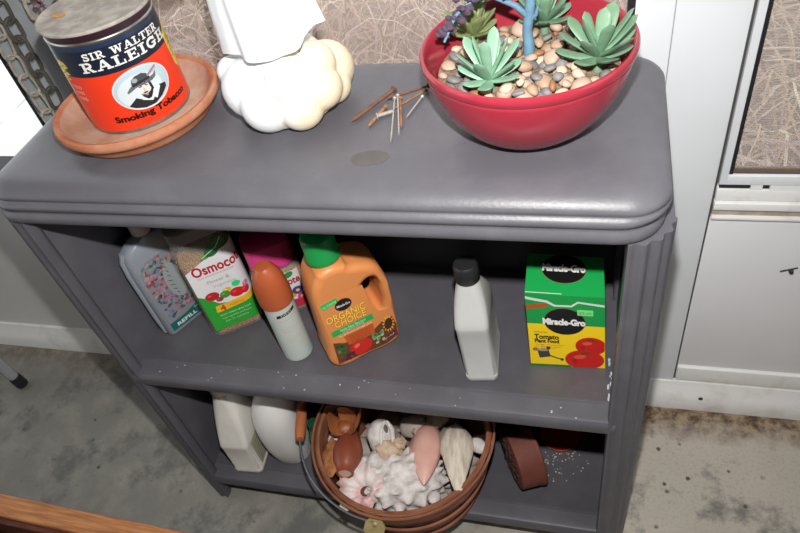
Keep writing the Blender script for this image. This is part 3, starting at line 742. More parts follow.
# watering can drawing
A.poly([(bx(134),by(382)),(bx(170),by(378)),(bx(176),by(402)),(bx(140),by(408))],(60,60,62),2); A.ell(bx(152),by(381),.0075,.003,(150,150,150),3)
A.line([(bx(172),by(398)),(bx(190),by(404)),(bx(212),by(410))],.0022,(40,40,42),3); A.ell(bx(212),by(410),.0025,.003,(30,30,30),3)
A.ell(bx(128),by(380),.004,.004,(150,110,80),2); A.ell(bx(170),by(374),.003,.004,(50,70,40),2)
for cx, cy, rx, ry in ((305,362,.0215,.0205),(284,408,.0275,.0235)):
    cx, cy = bx(cx), by(cy)
    P = [(min(BW-.001,max(.001,cx+rx*math.cos(2*PI*i/36))), max(.0008,cy+ry*math.sin(2*PI*i/36))) for i in range(36)]
    A.poly(P,(196,28,22),3); A.ell(cx-rx*.25,cy+ry*.3,rx*.35,ry*.2,(226,80,60),4,15)
    A.ell(cx-rx*.5,cy-ry*.1,rx*.12,ry*.4,(168,20,18),4)
    for k in range(5):
        a = k*2*PI/5+.4; A.poly([(cx+.001,cy+ry*.72),(cx+.0015+rx*.42*math.cos(a+.2),cy+ry*.72+ry*.24*math.sin(a+.2)),(cx+rx*.2*math.cos(a-.5),cy+ry*.72+ry*.1*math.sin(a-.5))],(52,74,34),5)
A.rect(bx(266),by(268),bx(314),by(251),(124,222,130),3); A.text('$5.49',bx(290),by(264),.0048,(90,150,96),4,width=.017)
A.poly([(bx(108),by(246)),(bx(150),by(240)),(bx(176),by(239)),(bx(181),by(246)),(bx(160),by(253)),(bx(110),by(258))],(170,84,40),2)
A.poly([(bx(109),by(229)),(bx(140),by(233)),(bx(172),by(236)),(bx(196),by(246)),(bx(250),by(245)),(bx(270),by(233)),(bx(348),by(240)),(bx(348),by(234)),(bx(268),by(228)),(bx(248),by(240)),(bx(200),by(241)),(bx(176),by(230)),(bx(140),by(226)),(bx(109),by(222))],(210,220,212),3)
A.build('front_print', quad_map(c8[0],c8[1],c8[2],c8[3],BW,BH), t)
A = Art(); TD = .073
A.rect(.0005,.0005,BW-.0005,TD-.0005,(24,156,74),0); A.ell(.052,.047,.031,.0265,(120,52,30),1,n=40); A.ell(.052,.047,.0302,.0258,BLK,2,n=40)
A.text('Miracle-Gro',.052,.042,.0118,WHT,4,width=.060,bold=.06); A.rect(.001,.0008,.05,.002,(206,220,210),3)
A.build('top_print', quad_map(c8[3],c8[2],c8[6],c8[7],BW,TD), t)

# orange plant-food jug
t = thing('plant_food_jug', 'orange plastic jug of plant food with a green cap and a built-in handle', 'bottle', (0.413,0.113,Z0), rz=0.66)
orange = mat('orange_plastic', (212,136,78), 0.4, var=0.15, vscale=20, rgb2=(198,124,70), spec=0.45)
def curve_mesh(name, splines, depth, bev, m, parent, Mx):
    cu = bpy.data.curves.new('c', 'CURVE'); cu.dimensions = '2D'; cu.fill_mode = 'BOTH'; cu.extrude = depth-bev; cu.bevel_depth = bev; cu.bevel_resolution = 5; cu.offset = -bev; cu.resolution_u = 8
    for pts in splines:
        s_ = cu.splines.new('BEZIER'); s_.bezier_points.add(len(pts)-1); s_.use_cyclic_u = True
        for p, q in zip(s_.bezier_points, pts):
            p.co = (q[0], q[1], 0); p.handle_left_type = p.handle_right_type = 'AUTO' if len(q) < 3 else 'VECTOR'
    ob = bpy.data.objects.new('c', cu); me = ob.to_mesh().copy(); ob.to_mesh_clear(); bpy.data.objects.remove(ob); bpy.data.curves.remove(cu)
    me.transform(Mx); me.name = name; me.materials.append(m)
    for p in me.polygons: p.use_smooth = True
    me.set_sharp_from_angle(angle=math.radians(50))
    o = bpy.data.objects.new(name, me); COL.objects.link(o); o.parent = parent; return o
MX = Matrix(((1,0,0,0),(0,0,-1,0),(0,1,0,0),(0,0,0,1)))   # curve plane stands upright, its front towards -y
outl = [(-.046,0),(0,-.0002),(.044,0),(.0565,.006),(.0600,.022),(.0620,.070),(.0630,.118),(.0600,.150),(.050,.176),(.030,.189),(.012,.196),(.006,.202),(-.0335,.202),(-.038,.195),(-.0475,.178),(-.0525,.156),(-.0545,.108),(-.0570,.048),(-.0575,.012)]
hole = [(.026,.154),(.039,.157),(.0465,.147),(.0475,.120),(.0460,.094),(.040,.082),(.032,.084),(.0265,.102),(.0220,.126),(.0205,.144)]
jb = curve_mesh('jug_body', [outl, hole], .034, .011, orange, t, MX)
MB().lathe([(.0195,.194),(.0195,.205),(.0205,.2065),(.0205,.2085),(.019,.210)], 32, c=(-.0135,0,0), open=True).build('neck', orange, t)
gcap = mat('green_cap', (26,134,66), 0.35)
MB().lathe([(0,.2055),(.0245,.2055),(.0258,.207),(.0260,.213),(.0238,.216),(.0238,.246),(.0225,.2485),(.020,.250),(0,.2502)], 40, c=(-.0135,0,0), wob=lambda a, z: 1+(0.012*math.sin(30*a) if .216 < z < .247 else 0)).build('cap', gcap, t)
A = Art()
def lx(x): return (x-300)/100*.1000-.0545   # label units from the picture of the label
A.poly([(-.050,.014),(.044,.008),(.0515,.020),(.0515,.058),(.030,.064),(.021,.082),(.018,.112),(-.051,.112)],(216,138,78),0)
A.poly([(-.050,.0085),(.030,.0062),(.050,.012),(.0515,.030),(.048,.046),(.034,.046),(.016,.038),(-.03,.038),(-.048,.046)],(112,58,36),1)
A.poly([(-.047,.108),(-.022,.110),(-.021,.102),(-.046,.100)],(40,176,84),2); A.text('ALL PURPOSE',-.034,.1025,.0036,(190,230,190),3,width=.021,rot=4)
A.ell(-.0155,.0965,.0128,.0088,(150,80,40),2); A.ell(-.0155,.0965,.0122,.0083,(24,22,24),3); A.text('Miracle-Gro',-.0155,.095,.0034,(226,226,222),5,width=.020,bold=.02)
yel2 = (246,206,74)
for nm, y, x0, x1, hh in (('ORGANIC',.0772,-.046,.014,.0098),('CHOICE',.0668,-.036,.012,.0092)):
    A.text(nm,(x0+x1)/2+.0006,y-.0006,hh,(120,50,20),3,width=x1-x0,bold=.02); A.text(nm,(x0+x1)/2,y,hh,yel2,4,width=x1-x0,bold=.012)
A.poly([(-.045,.0635),(.020,.0645),(.021,.0555),(-.045,.0545)],(34,168,80),2); A.text('Garden Blend Plant Food',-.012,.0590,.0034,(210,236,205),3,width=.040); A.text('CONCENTRATE',-.012,.0558,.0026,(210,236,205),3,width=.034)
A.text('For all flowers and vegetables',-.010,.0505,.0026,(248,228,196),3,width=.052)
A.poly([(-.030,.049),(.018,.049),(.016,.032),(-.026,.032)],(196,90,40),2)
for k in range(4): A.rect(-.022,.045-k*.0034,.012-.003*(k%2),.0462-k*.0034,(170,70,30),3)
A.ell(-.0095,.0215,.0180,.0125,(206,40,30),3); A.ell(-.0155,.0255,.005,.003,(236,110,90),4,20)
for k in range(6):
    a = k*PI/3+.3; A.poly([(-.007,.0305),(-.007+.0065*math.cos(a),.0305+.003*math.sin(a)),(-.007+.003*math.cos(a-.6),.0305+.002*math.sin(a-.6))],(54,110,50),5)
rr = random.Random(3)
for k in range(16): A.ell(-.040+rr.uniform(-.007,.009),.028+rr.uniform(-.011,.010),rr.uniform(.0018,.004),rr.uniform(.0015,.0028),rr.choice(((46,108,54),(34,84,44),(90,140,70))),4,rr.uniform(0,90))
for k in range(12): A.ell(-.034+rr.uniform(-.008,.012),.012+rr.uniform(-.003,.006),rr.uniform(.0015,.003),.0018,rr.choice(((110,40,84),(84,30,70),(150,60,60))),4,rr.uniform(0,90))
for k in range(12): A.ell(.020+rr.uniform(-.008,.009),.022+rr.uniform(-.009,.010),rr.uniform(.002,.004),rr.uniform(.002,.003),rr.choice(((120,170,110),(84,140,84),(160,196,140))),4,rr.uniform(0,90))
for k in range(13):
    a = k*2*PI/13; A.poly([(.0395+.006*math.cos(a-.3),.0375+.0075*math.sin(a-.3)),(.0395+.0105*math.cos(a),.0375+.0150*math.sin(a)),(.0395+.006*math.cos(a+.3),.0375+.0075*math.sin(a+.3))],(236,184,54),4)
A.ell(.0395,.0375,.0068,.0092,(74,40,24),5,-15)
A.poly([(.020,.0105),(.046,.0150),(.048,.023),(.030,.017)],(92,28,44),5); A.text('NET 1.75 LB',.036,.0150,.003,(226,214,210),6,width=.018,rot=14)
A.build('label', plane_map((.003,-.034,0.001),(1.04,0,0),(0,0,1.38)), t, base=.0004)

# grey bottle
def f_style(name, label, loc, rz, hw, hd, sh, top, m, capm, cap_r=.0165, cap_h=.032, cy=0.0, group=None):
    t = thing(name, label, 'bottle', loc, rz, group)
    b = MB(); secs = [(0,0,0,hw-.004,hd-.004,.006),(.0012,0,0,hw-.0015,hd-.0015,.007),(.004,0,0,hw,hd,.008),(.012,0,0,hw,hd,.008),(.0135,0,0,hw-.001,hd-.001,.008),(sh-.012,0,0,hw-.001,hd-.001,.008),(sh-.004,0,0,hw,hd,.009),(sh,0,0,hw-.0003,hd-.0008,.009)]
    for k in range(1,8):
        s_ = k/7; e = s_**1.25
        secs.append((sh+(top-sh)*s_,0,cy*s_,hw*(1-.10*s_)+(cap_r*.92-hw*.9)*e**2.2,hd+(cap_r*.92-hd)*(s_**.9),.009+(cap_r*.9-.009)*s_))
    loft(b, secs); b.build('body', m, t)
    MB().lathe([(cap_r*.86,top-.002),(cap_r*.86,top+.005)], 28, c=(0,cy,0)).build('neck', m, t)
    MB().lathe([(0,top+.003),(cap_r,top+.003),(cap_r+.0008,top+.004),(cap_r+.0004,top+cap_h-.003),(cap_r-.002,top+cap_h),(0,top+cap_h)], 36, c=(0,cy,0), wob=lambda a, z: 1+(.012*math.sin(36*a) if top+.0038 < z < top+cap_h-.001 else 0)).build('cap', capm, t)
    return t
gb = mat('silver_plastic', (178,178,176), 0.38, var=0.3, vscale=30, rgb2=(164,164,162), spec=0.5)
t = f_style('oil_bottle', 'plain silver grey bottle with a black screw cap left of the carton', (.6165,.100,Z0+.001), .075, .0240, .045, .124, .178, gb, mat('black_cap', (34,34,36), 0.4))
t.rotation_euler = (0,-.05,.075)
A = Art(); A.rect(-.034,.014,.034,.108,(190,190,186),0)
for k in range(9): A.rect(-.030,.022+k*.008,.026-.008*(k%3),.0245+k*.008,(136,136,134),1)
A.poly([(-.034,.014),(.034,.014),(.034,.0155),(-.034,.0155)],(90,90,92),1)
A.build('label', plane_map((.0226,0,0),(0,1,0),(0,0,1)), t)
A = Art(); A.rect(-.0005,.112,.0005,.150,(150,150,150),0)
MB().tube([(0,-.0446,.118),(0,-.037,.135),(0,-.028,.152)], .0006, 6).build('mould_seam', gb, t)

# spray can
t = thing('spray_can', 'pale spray can with a translucent orange cap standing in front of the pink lidded jar', 'can', (.3125,.086,Z0), rz=.5)
cw = mat('can_white', (190,200,194), 0.38, var=0.35, vscale=24, rgb2=(166,186,180), metal=0.1)
MB().lathe([(0,.002),(.021,.002),(.0225,0),(.0243,.0015),(.0245,.004),(.0245,.127),(.0243,.130),(.023,.132),(0,.132)], 48).build('can_body', cw, t)
ocap = mat('orange_cap', (190,98,58), 0.35, trans=0.2, var=0.4, vscale=30, rgb2=(172,80,46))
MB().lathe([(.0248,.126),(.0263,.127),(.0265,.131),(.0262,.150),(.0248,.166),(.0215,.181),(.0165,.192),(.0135,.1965),(.0115,.199),(0,.2)], 44, wob=lambda a, z: 1+(.012*math.sin(22*a) if z > .178 and z < .197 else 0)).build('cap', ocap, t)
MB().sphere((.0,-.0105,.1925), .0062, 2, (1,.8,.6)).build('nozzle_hood', ocap, t)
A = Art(); A.rect(-.022,.008,.026,.122,(186,196,190),0)
A.poly([(-.012,.108),(.020,.1125),(.021,.1185),(-.011,.114)],(30,28,30),1); A.text('OFF!',.004,.1115,.004,(200,196,190),2,width=.018,rot=8)
for k, (y, x0, x1, col) in enumerate(((.100,-.014,.014,(206,150,140)),(.080,-.012,.012,(216,150,136)),(.074,-.012,.008,(216,150,136)),(.056,-.010,.012,(216,150,136)),(.050,-.008,.004,(216,150,136)))):
    A.text('family care insect spray'[:20-3*k],(x0+x1)/2,y,.0032,col,1,width=x1-x0)
for k in range(8): A.ell(.014+rr.uniform(-.008,.010),.020+rr.uniform(-.008,.014),rr.uniform(.002,.005),rr.uniform(.002,.004),rr.choice(((150,196,188),(170,206,196))),1,rr.uniform(0,90))
A.build('label', cyl(.0246,.15), t, ustep=.0025)

# plant-food jars (clear plastic with tan granules inside)
clear = bpy.data.materials.new('clear_plastic'); clear.use_nodes = True
nt = clear.node_tree; N = nt.nodes; L = nt.links; out = N['Material Output']; N.remove(N['Principled BSDF'])
tr = N.new('ShaderNodeBsdfTransparent'); tr.inputs[0].default_value = (.93,.94,.93,1); gl = N.new('ShaderNodeBsdfPrincipled'); gl.inputs['Base Color'].default_value = (.62,.62,.58,1); gl.inputs['Roughness'].default_value = .18
mx = N.new('ShaderNodeMixShader'); mx.inputs[0].default_value = .17; L.new(tr.outputs[0], mx.inputs[1]); L.new(gl.outputs[0], mx.inputs[2]); L.new(mx.outputs[0], out.inputs[0])
gran = mat('tan_granules', (206,156,104), 0.7, var=1.0, vscale=420, rgb2=(140,96,58), thresh=(0.4,0.6), bump=0.8, bscale=420)
def wrap(hw, hd, r):
    """label plane that follows the front and turns round the right corner"""
    def f(u, v, h):
        s_ = u-(hw-r)
        if s_ <= 0: return Vector((u, -hd-h, v))
        if s_ <= r*PI/2:
            a = s_/r; return Vector((hw-r+(r+h)*math.sin(a), -hd+r-(r+h)*math.cos(a), v))
        return Vector((hw+h, -hd+r+s_-r*PI/2, v))
    return f
def osmo(label, loc, rz, hw, hd, h, fill, lidm, art, l0=.895):
    t = thing('plant_food_jar', label, 'jar', loc, rz, 'clear jars of plant food granules')
    r = .020
    b = MB(); loft(b, [(0,0,0,hw-.006,hd-.006,r),(.001,0,0,hw-.003,hd-.003,r),(.005,0,0,hw,hd,r),(h*(l0-.095),0,0,hw,hd,r),(h*(l0-.035),0,0,hw-.003,hd-.003,r),(h*(l0+.005),0,0,hw-.010,hd-.008,r),(h*(l0+.02),0,0,hw-.012,hd-.010,r)], 6); b.build('jar_body', clear, t)
    b = MB(); loft(b, [(.003,0,0,hw-.006,hd-.006,r),(.007,0,0,hw-.0022,hd-.0022,r),(fill,0,0,hw-.0022,hd-.0022,r),(fill+.004,0.004,0.002,hw-.012,hd-.012,r*.8)], 6); b.build('granules', gran, t)
    b = MB(); R0 = min(hw,hd)-.001
    loft(b, [(h*l0,0,0,hw-.007,hd-.005,r),(h*(l0+.005),0,0,hw-.005,hd-.003,r),(h*.985,0,0,hw-.005,hd-.003,r),(h,0,0,hw-.009,hd-.007,r)], 6); b.build('lid', lidm, t)
    A = Art(); art(A, hw); A.build('label', wrap(hw, hd, r), t, ustep=.003, base=.0004)
    return t
maroon_red = (176,30,40)
def osmo_art(A, hw):
    x0, x1 = -hw+.008, hw+.030
    A.poly([(x0,.158),(.020,.183),(x1,.190),(x1,.024),(x0,.020)],(222,222,224),0)
    A.ell(.014,.186,.013,.010,(40,104,58),1,35); A.ell(.028,.196,.012,.010,(40,104,58),1,55); A.ell(.002,.179,.008,.005,(84,150,70),1,20); A.line([(-.004,.178),(.022,.190),(.034,.205)],.0012,(206,220,200),2)
    A.text('Osmocote',x0+.009,.146,.0185,maroon_red,3,width=.088,align='l',bold=.03)
    A.text('PLUS OUTDOOR & INDOOR',x0+.014,.1385,.0032,(190,90,110),2,width=.058,align='l')
    A.text('Flower &',.004,.124,.0070,(140,150,150),2,width=.036); A.text('Vegetable',.010,.113,.0062,(170,178,176),2,width=.038)
    A.poly([(x0,.106),(x0+.012,.096),(-.012,.078),(.012,.070),(x1,.074),(x1,.021),(x0,.020)],(44,158,52),1)
    for cx, cy, rx, ry, c in ((-.017,.097,.0115,.0090,(176,40,44)),(.003,.092,.0085,.0075,(70,140,60)),(.022,.088,.0125,.0100,(206,34,30)),(.009,.100,.007,.005,(210,190,60)),(.036,.086,.008,.008,(198,40,50)),(.040,.096,.006,.006,(206,120,160)),(-.008,.086,.006,.005,(150,60,50))):
        A.ell(cx,cy,rx,ry,c,2); A.ell(cx-rx*.3,cy+ry*.3,rx*.3,ry*.25,tuple(min(255,int(v*1.25+20)) for v in c),3)
    A.poly([(-.020,.074),(.000,.074),(x1,.078),(x1,.066),(.004,.060),(-.022,.059)],(236,182,40),3); A.text('4',-.010,.0605,.0115,(206,60,30),5,bold=.05); A.text('MONTHS',.014,.064,.0046,(206,90,40),4,width=.024)
    A.text('smart release plant food',.006,.049,.0042,(200,230,190),3,width=.052); A.text('feeds vegetables and flowers',.006,.041,.0036,(180,220,170),3,width=.050); A.text('plus 11 nutrients',.004,.033,.0036,(180,220,170),3,width=.040)
    A.ell(.026,.107,.0070,.0062,(60,206,116),4)
def osmo_art2(A, hw):
    x0, x1 = -hw+.008, hw-.006
    A.rect(x0,.014,x1,.098,(222,222,224),0); A.text('Osmocote',x1-.002,.070,.0150,maroon_red,3,width=(x1-x0)-.004,align='r',bold=.03)
    A.ell(x1-.018,.091,.009,.006,(60,140,66),1,30); A.poly([(x0,.036),(x1,.032),(x1,.014),(x0,.014)],(190,44,70),1)
    for cx, cy, rx, ry, c in ((.024,.052,.009,.009,(70,64,150)),(.012,.046,.009,.008,(220,150,60)),(.027,.036,.007,.008,(206,60,110)),(.000,.048,.010,.009,(196,50,90)),(-.014,.046,.009,.009,(230,190,80))): A.ell(cx,cy,rx,ry,c,2); A.ell(cx,cy,rx*.35,ry*.35,(238,196,80),3)
osmo('clear jar of tan plant food granules with a green and white vegetable label', (.176,.146,Z0), .60, .046, .036, .235, .160, mat('lid_grey', (120,112,108), 0.4), osmo_art)
osmo('clear jar of plant food granules with a bright pink lid behind the spray can', (.258,.190,Z0), .52, .042, .036, .158, .080, mat('lid_pink', (220,62,136), 0.38), osmo_art2, .69)

# flat jug with the flowered label
milky = mat('milky_plastic', (146,153,162), 0.35, var=0.3, vscale=18, rgb2=(128,134,142), trans=0.12)
t = thing('refill_jug', 'flat milky jug with a flowered label leaning by the left side of the shelf unit', 'bottle', (.0865,.140,Z0), rz=1.047)
b = MB(); loft(b, [(0,0,0,.046,.010,.008),(.002,0,0,.050,.015,.010),(.006,0,0,.052,.017,.012),(.150,0,0,.052,.017,.012),(.178,0,0,.050,.0165,.012),(.192,0,0,.044,.015,.012),(.200,.0,0,.030,.0135,.012),(.204,0,0,.015,.012,.012)], 6); b.build('body', milky, t)
b = MB(); b.lathe([(.0125,.203),(.0125,.211)], 28); b.build('neck', milky, t)
MB().lathe([(0,.208),(.0155,.208),(.016,.210),(.0155,.228),(.0135,.231),(0,.231)], 32, wob=lambda a, z: 1+(.012*math.sin(30*a) if .209 < z < .229 else 0)).build('cap', mat('cap_cream', (206,196,186), 0.4), t)
b = MB(); b.tube([(-.0505,0,.008),(-.0525,0,.05),(-.0525,0,.15),(-.0505,0,.176),(-.044,0,.192)], .0052, 12); b.build('side_rib', milky, t)
A = Art(); A.poly([(-.043,.012),(.049,.012),(.049,.150),(.040,.166),(-.026,.166),(-.043,.150)],(128,134,138),0)
fl_ = ((140,72,88),(168,104,120),(100,126,156),(112,128,144),(84,118,120),(70,92,86),(168,144,146),(146,70,84),(140,150,148),(84,80,100),(66,80,88),(176,146,128))
for k in range(300):
    x = rr.uniform(-.039,.045); y = rr.uniform(.040,.162)
    if ((x-.002)/.016)**2+((y-.104)/.040)**2 < 1: continue
    A.ell(x,y,rr.uniform(.0018,.0055),rr.uniform(.0014,.0040),rr.choice(fl_),1+k%5,rr.uniform(0,90),9)
A.ell(.002,.104,.0155,.039,(150,158,160),6)
for k in range(9): A.line([(.018+.006*math.sin(k*2),.160-k*.011),(.036,.150-k*.011)],.0018,(34,44,48),7); A.line([(-.006+.003*math.sin(k),.150-k*.010),(-.001,.145-k*.010)],.0012,(40,60,60),7)
for k, wd in enumerate((.024,.03,.026)): A.text(('FRESH','GARDEN','SOAP')[k],-.028+.004*k,.130-.026*k,.0058,(190,120,146),8,width=wd*.8,bold=.03)
A.poly([(-.043,.012),(.049,.012),(.049,.044),(.024,.037),(-.010,.030),(-.043,.030)],(22,96,90),6); A.text('REFILL',-.012,.0165,.0070,(210,224,220),8,width=.040,bold=.03); A.text('50 FL OZ',.022,.0275,.0040,(190,214,208),8,width=.030)
A.build('label', plane_map((0,-.017,0),(1,0,0),(0,0,1)), t, base=.0004)
# ------------------------------------------------------------------ bottom shelf
Z1 = ZL+0.0003
jw = mat('jug_white', (226,223,216), 0.42, var=0.5, vscale=24, rgb2=(204,199,190))
t = f_style('white_jug', 'square shouldered white jug at the left end of the bottom shelf', (.1165,.081,Z1), .07, .0300, .056, .102, .215, jw, mat('cap_white', (210,206,198), 0.4), .019, .030)
A = Art(); A.rect(-.040,.014,.046,.094,(176,172,152),0)
for k in range(7): A.rect(-.034,.022+k*.009,.036-.010*(k%3),.025+k*.009,(134,134,124),1)
A.rect(-.038,.014,-.036,.090,(190,180,130),1); A.rect(.004,.05,.040,.086,(150,150,138),2)
A.build('label', plane_map((.0291,0,0),(0,1,0),(0,0,1)), t)
t = thing('round_jug', 'smooth rounded white jug between the square jug and the basket', 'bottle', (.198,.092,Z1), rz=.1)
b = MB(); loft(b, [(0,0,0,.030,.030,.026),(.002,0,0,.036,.036,.030),(.020,0,0,.039,.042,.034),(.055,0,0,.042,.048,.036),(.095,0,0,.044,.050,.038),(.135,0,0,.043,.048,.038),(.165,0,0,.039,.040,.034),(.190,0,0,.028,.028,.026),(.205,0,0,.017,.017,.016),(.218,0,0,.016,.016,.0155)], 7); b.build('body', mat('jug_white_clean', (226,225,222), 0.35, var=0.2, vscale=20, rgb2=(212,211,208)), t)
MB().lathe([(0,.212),(.019,.212),(.0195,.214),(.019,.236),(.017,.239),(0,.239)], 32, wob=lambda a, z: 1+(.012*math.sin(30*a) if .213 < z < .237 else 0)).build('cap', MATS['cap_white'], t)
t = thing('green_bottle', 'green plastic bottle squeezed between the round white jug and the basket', 'bottle', (.2795,.078,Z1))
b = MB(); b.lathe([(0,0),(.0165,0),(.018,.002),(.018,.09),(.016,.105),(.010,.118),(.009,.126)], 36); b.build('body', mat('green_plastic', (20,120,66), 0.35), t)
MB().lathe([(0,.124),(.0105,.124),(.011,.125),(.0105,.140),(0,.141)], 28).build('cap', mat('cap_dark_green', (18,70,44), 0.4), t)

# basket
KC = Vector((.464,.062,Z1)); 
def wood_mat(name, c1, c2, sc_):
    return mat(name, c1, 0.6, var=1.0, vscale=14, rgb2=c2, stretch=sc_, thresh=(0.38,0.64), bump=0.4, bscale=60, spec=0.25)
bw = wood_mat('basket_stave', (116,74,56), (84,50,38), (3,3,.5)); bh = wood_mat('basket_hoop', (150,98,72), (112,68,48), (1,1,12))
t = thing('bushel_basket', 'wooden bushel basket full of sea shells with a wire bail handle', 'basket', KC)
HT = .180
def wobs(a, z): return 1+.010*abs(math.sin(a*14))
b = MB(); b.lathe([(.100,.002),(.112,.0),(.116,.004),(.128,.05),(.142,.11),(.1545,.170),(.1555,HT-.004),(.1500,HT-.004),(.148,.165),(.136,.11),(.122,.05),(.108,.010),(0.0,.010)], 112, wob=wobs, open=True); b.build('stave_wall', bw, t)
MB().lathe([(0,.001),(.112,.001),(.112,.009),(0,.009)], 48).build('basket_bottom', bw, t)
for z0, z1, r0, r1, nm in ((.143,.181,.1510,.1590,'rim_hoop'),(.083,.104,.1385,.1435,'hoop'),(.018,.036,.1225,.1270,'hoop')):
    MB().lathe([(r0-.002,z0),(r0+.0035,z0),(r1+.0035,z1-.001),(r1+.0025,z1),(r1-.0005,z1)], 96, open=True).build(nm, bh, t)
MB().lathe([(.1430,.150),(.1475,HT+.001),(.1520,HT+.0015),(.1555,HT-.002)], 96, open=True).build('inner_hoop', bh, t)
# bail of wire with a wooden grip, fallen to the left
e1 = Vector((-.010,-.163,.168)); e2 = Vector((.010,.163,.168)); ce = (e1+e2)/2; ax = (e2-e1)/2
dr = Vector((-1,.0,-.04)).normalized()*.188
wire = mat('bail_wire', (128,130,134), 0.4, metal=0.6)
def bail(f): 
    a = PI*f
    c_ = math.cos(a); s_ = math.sin(a)
    c_ = math.copysign(abs(c_)**1.12, c_); s_ = s_**1.12
    return ce - ax*c_ + dr*s_ + Vector((-.034*math.exp(-((f-.62)/.13)**2),0,0))
bl = MB().tube([bail(k/40) for k in range(41)], .0021, 8).build('bail', wire, t)
gp = [bail(.425).lerp(bail(.60), k/8) for k in range(9)]
MB().tube(gp, [.0078,.0092,.0098,.0100,.0102,.0100,.0098,.0092,.0078], 18).build('grip', wood_mat('grip_wood', (186,112,70), (156,88,52), (8,1,8)), bl, label='turned wooden grip')
brass = mat('ear_tin', (176,160,112), 0.5, metal=0.35, var=0.8, vscale=90, rgb2=(136,118,78))
for s_, e in ((-1,e1),(1,e2)):
    b = MB(); pts = [(-.012,.006),(-.004,.013),(.006,.012),(.013,.002),(.010,-.012),(.002,-.018),(-.009,-.014),(-.014,-.004)]
    b.prism([(x, z) for x, z in pts], -.0015, .0015, 'y'); b.sphere((0,0,.004), .004, 2)
    o = b.build('bail_ear', brass, t); o.location = e+Vector((0,.006*s_,-.006)); o.rotation_euler = (.85*s_,0,0); o.scale = (1.35,1.2,1.35)

# shells
SHC = KC
def shell_base(name, label, cat, pos, rot, group='shells in the basket'):
    return thing(name, label, cat, Vector(pos), 0, group, rot)
sh_white = mat('shell_chalk', (214,208,204), 0.65, var=0.9, vscale=60, rgb2=(178,170,166), thresh=(0.42,0.66), bump=0.7, bscale=160)
sh_pink = mat('shell_pink', (214,170,156), 0.4, var=0.6, vscale=30, rgb2=(196,138,126))
sh_beige = mat('shell_beige', (196,172,146), 0.55, var=0.9, vscale=50, rgb2=(152,128,106), bump=0.5, bscale=150)
sh_grey = mat('shell_grey', (172,160,150), 0.55, var=0.8, vscale=26, rgb2=(140,124,114), bump=0.4, bscale=120)
sh_cream = mat('shell_cream', (222,210,192), 0.55, var=0.9, vscale=24, rgb2=(170,158,144), stretch=(6,1,1), bump=0.5, bscale=120)
hole_m = mat('shell_hollow', (92,66,50), 0.7)
def fib(n): return [Vector((math.sqrt(1-(1-2*(i+.5)/n)**2)*math.cos(i*2.39996), math.sqrt(1-(1-2*(i+.5)/n)**2)*math.sin(i*2.39996), 1-2*(i+.5)/n)) for i in range(n)]
def spiky(F, h, wdt, base=0.0, ph=0):
    def f(q):
        k = 1+base*(math.sin(4*q.x+ph)*math.sin(5*q.y+1)+.5*math.sin(9*q.z+ph)*math.sin(11*q.x))
        for p in F:
            d = (q-p).length
            if d < wdt*2.5: k += h*math.exp(-(d/wdt)**2)
        return k
    return f
def spiral(turns, a, c, R_, hgt, b_, knobs=0, kh=0.0, seg=18, steps=26):
    """coiled shell: the body whorl at its base, spire along +z"""
    rs = []; n = int(turns*steps)
    for k in range(n+1):
        th = 2*PI*k/steps; s_ = math.exp(b_*(th-2*PI*turns))
        cx = Vector((R_*s_*math.cos(th), R_*s_*math.sin(th), hgt*(1-s_))); er = Vector((math.cos(th), math.sin(th), 0)); ez = Vector((0,0,1))
        kk = 1+(kh*max(0,math.sin(knobs*th))**3 if knobs else 0)
        ring = []
        for i in range(seg):
            p = 2*PI*i/seg; u, v = math.cos(p), math.sin(p)
            w_ = kk if (u > .3 and v > -.2) else 1
            ring.append(cx+er*(a*s_*u*w_)+ez*(c*s_*v*(1 if v > 0 else 1.5)))
        rs.append(ring)
    return rs
b = MB(); rr = random.Random(5)
for k in range(120):
    a = rr.uniform(0,6.28); r = .112*math.sqrt(rr.random())
    b.sphere((r*math.cos(a), r*math.sin(a), .068+rr.uniform(-.012,.020)), rr.uniform(.012,.024), 2, (1,rr.uniform(.6,1),rr.uniform(.35,.6)), fn=lambda q: 1+.12*math.sin(7*q.x+k)*math.sin(6*q.y))
b.lathe([(0,.011),(.106,.012),(.120,.062),(0,.066)], 40)
o = b.build('shell_bits', sh_grey); o.location = KC; tag(o, 'broken grey shell bits filling the basket under the larger shells', 'shells', kind='stuff')
def K(x, y, z): return Vector((x, y, z))
# big spiky conch
t = shell_base('conch_shell', 'large chalky white conch covered in blunt spikes at the front of the basket', 'shell', K(.478,-.006,.222), (.1,.1,.5))
F = [p for p in fib(60)]
MB().sphere((0,0,.004), .046, 5, (1.38,1.05,.90), fn=spiky(F,.25,.115,.09,1)).build('body_whorl', sh_white, t)
MB().rings(spiral(2.4,.020,.020,.018,.045,.13,9,.35)).build('spire', sh_white, t).matrix_local = Matrix.Translation((-.040,.030,.006)) @ Matrix.Rotation(-1.2,4,'Y') @ Matrix.Rotation(-.5,4,'X')
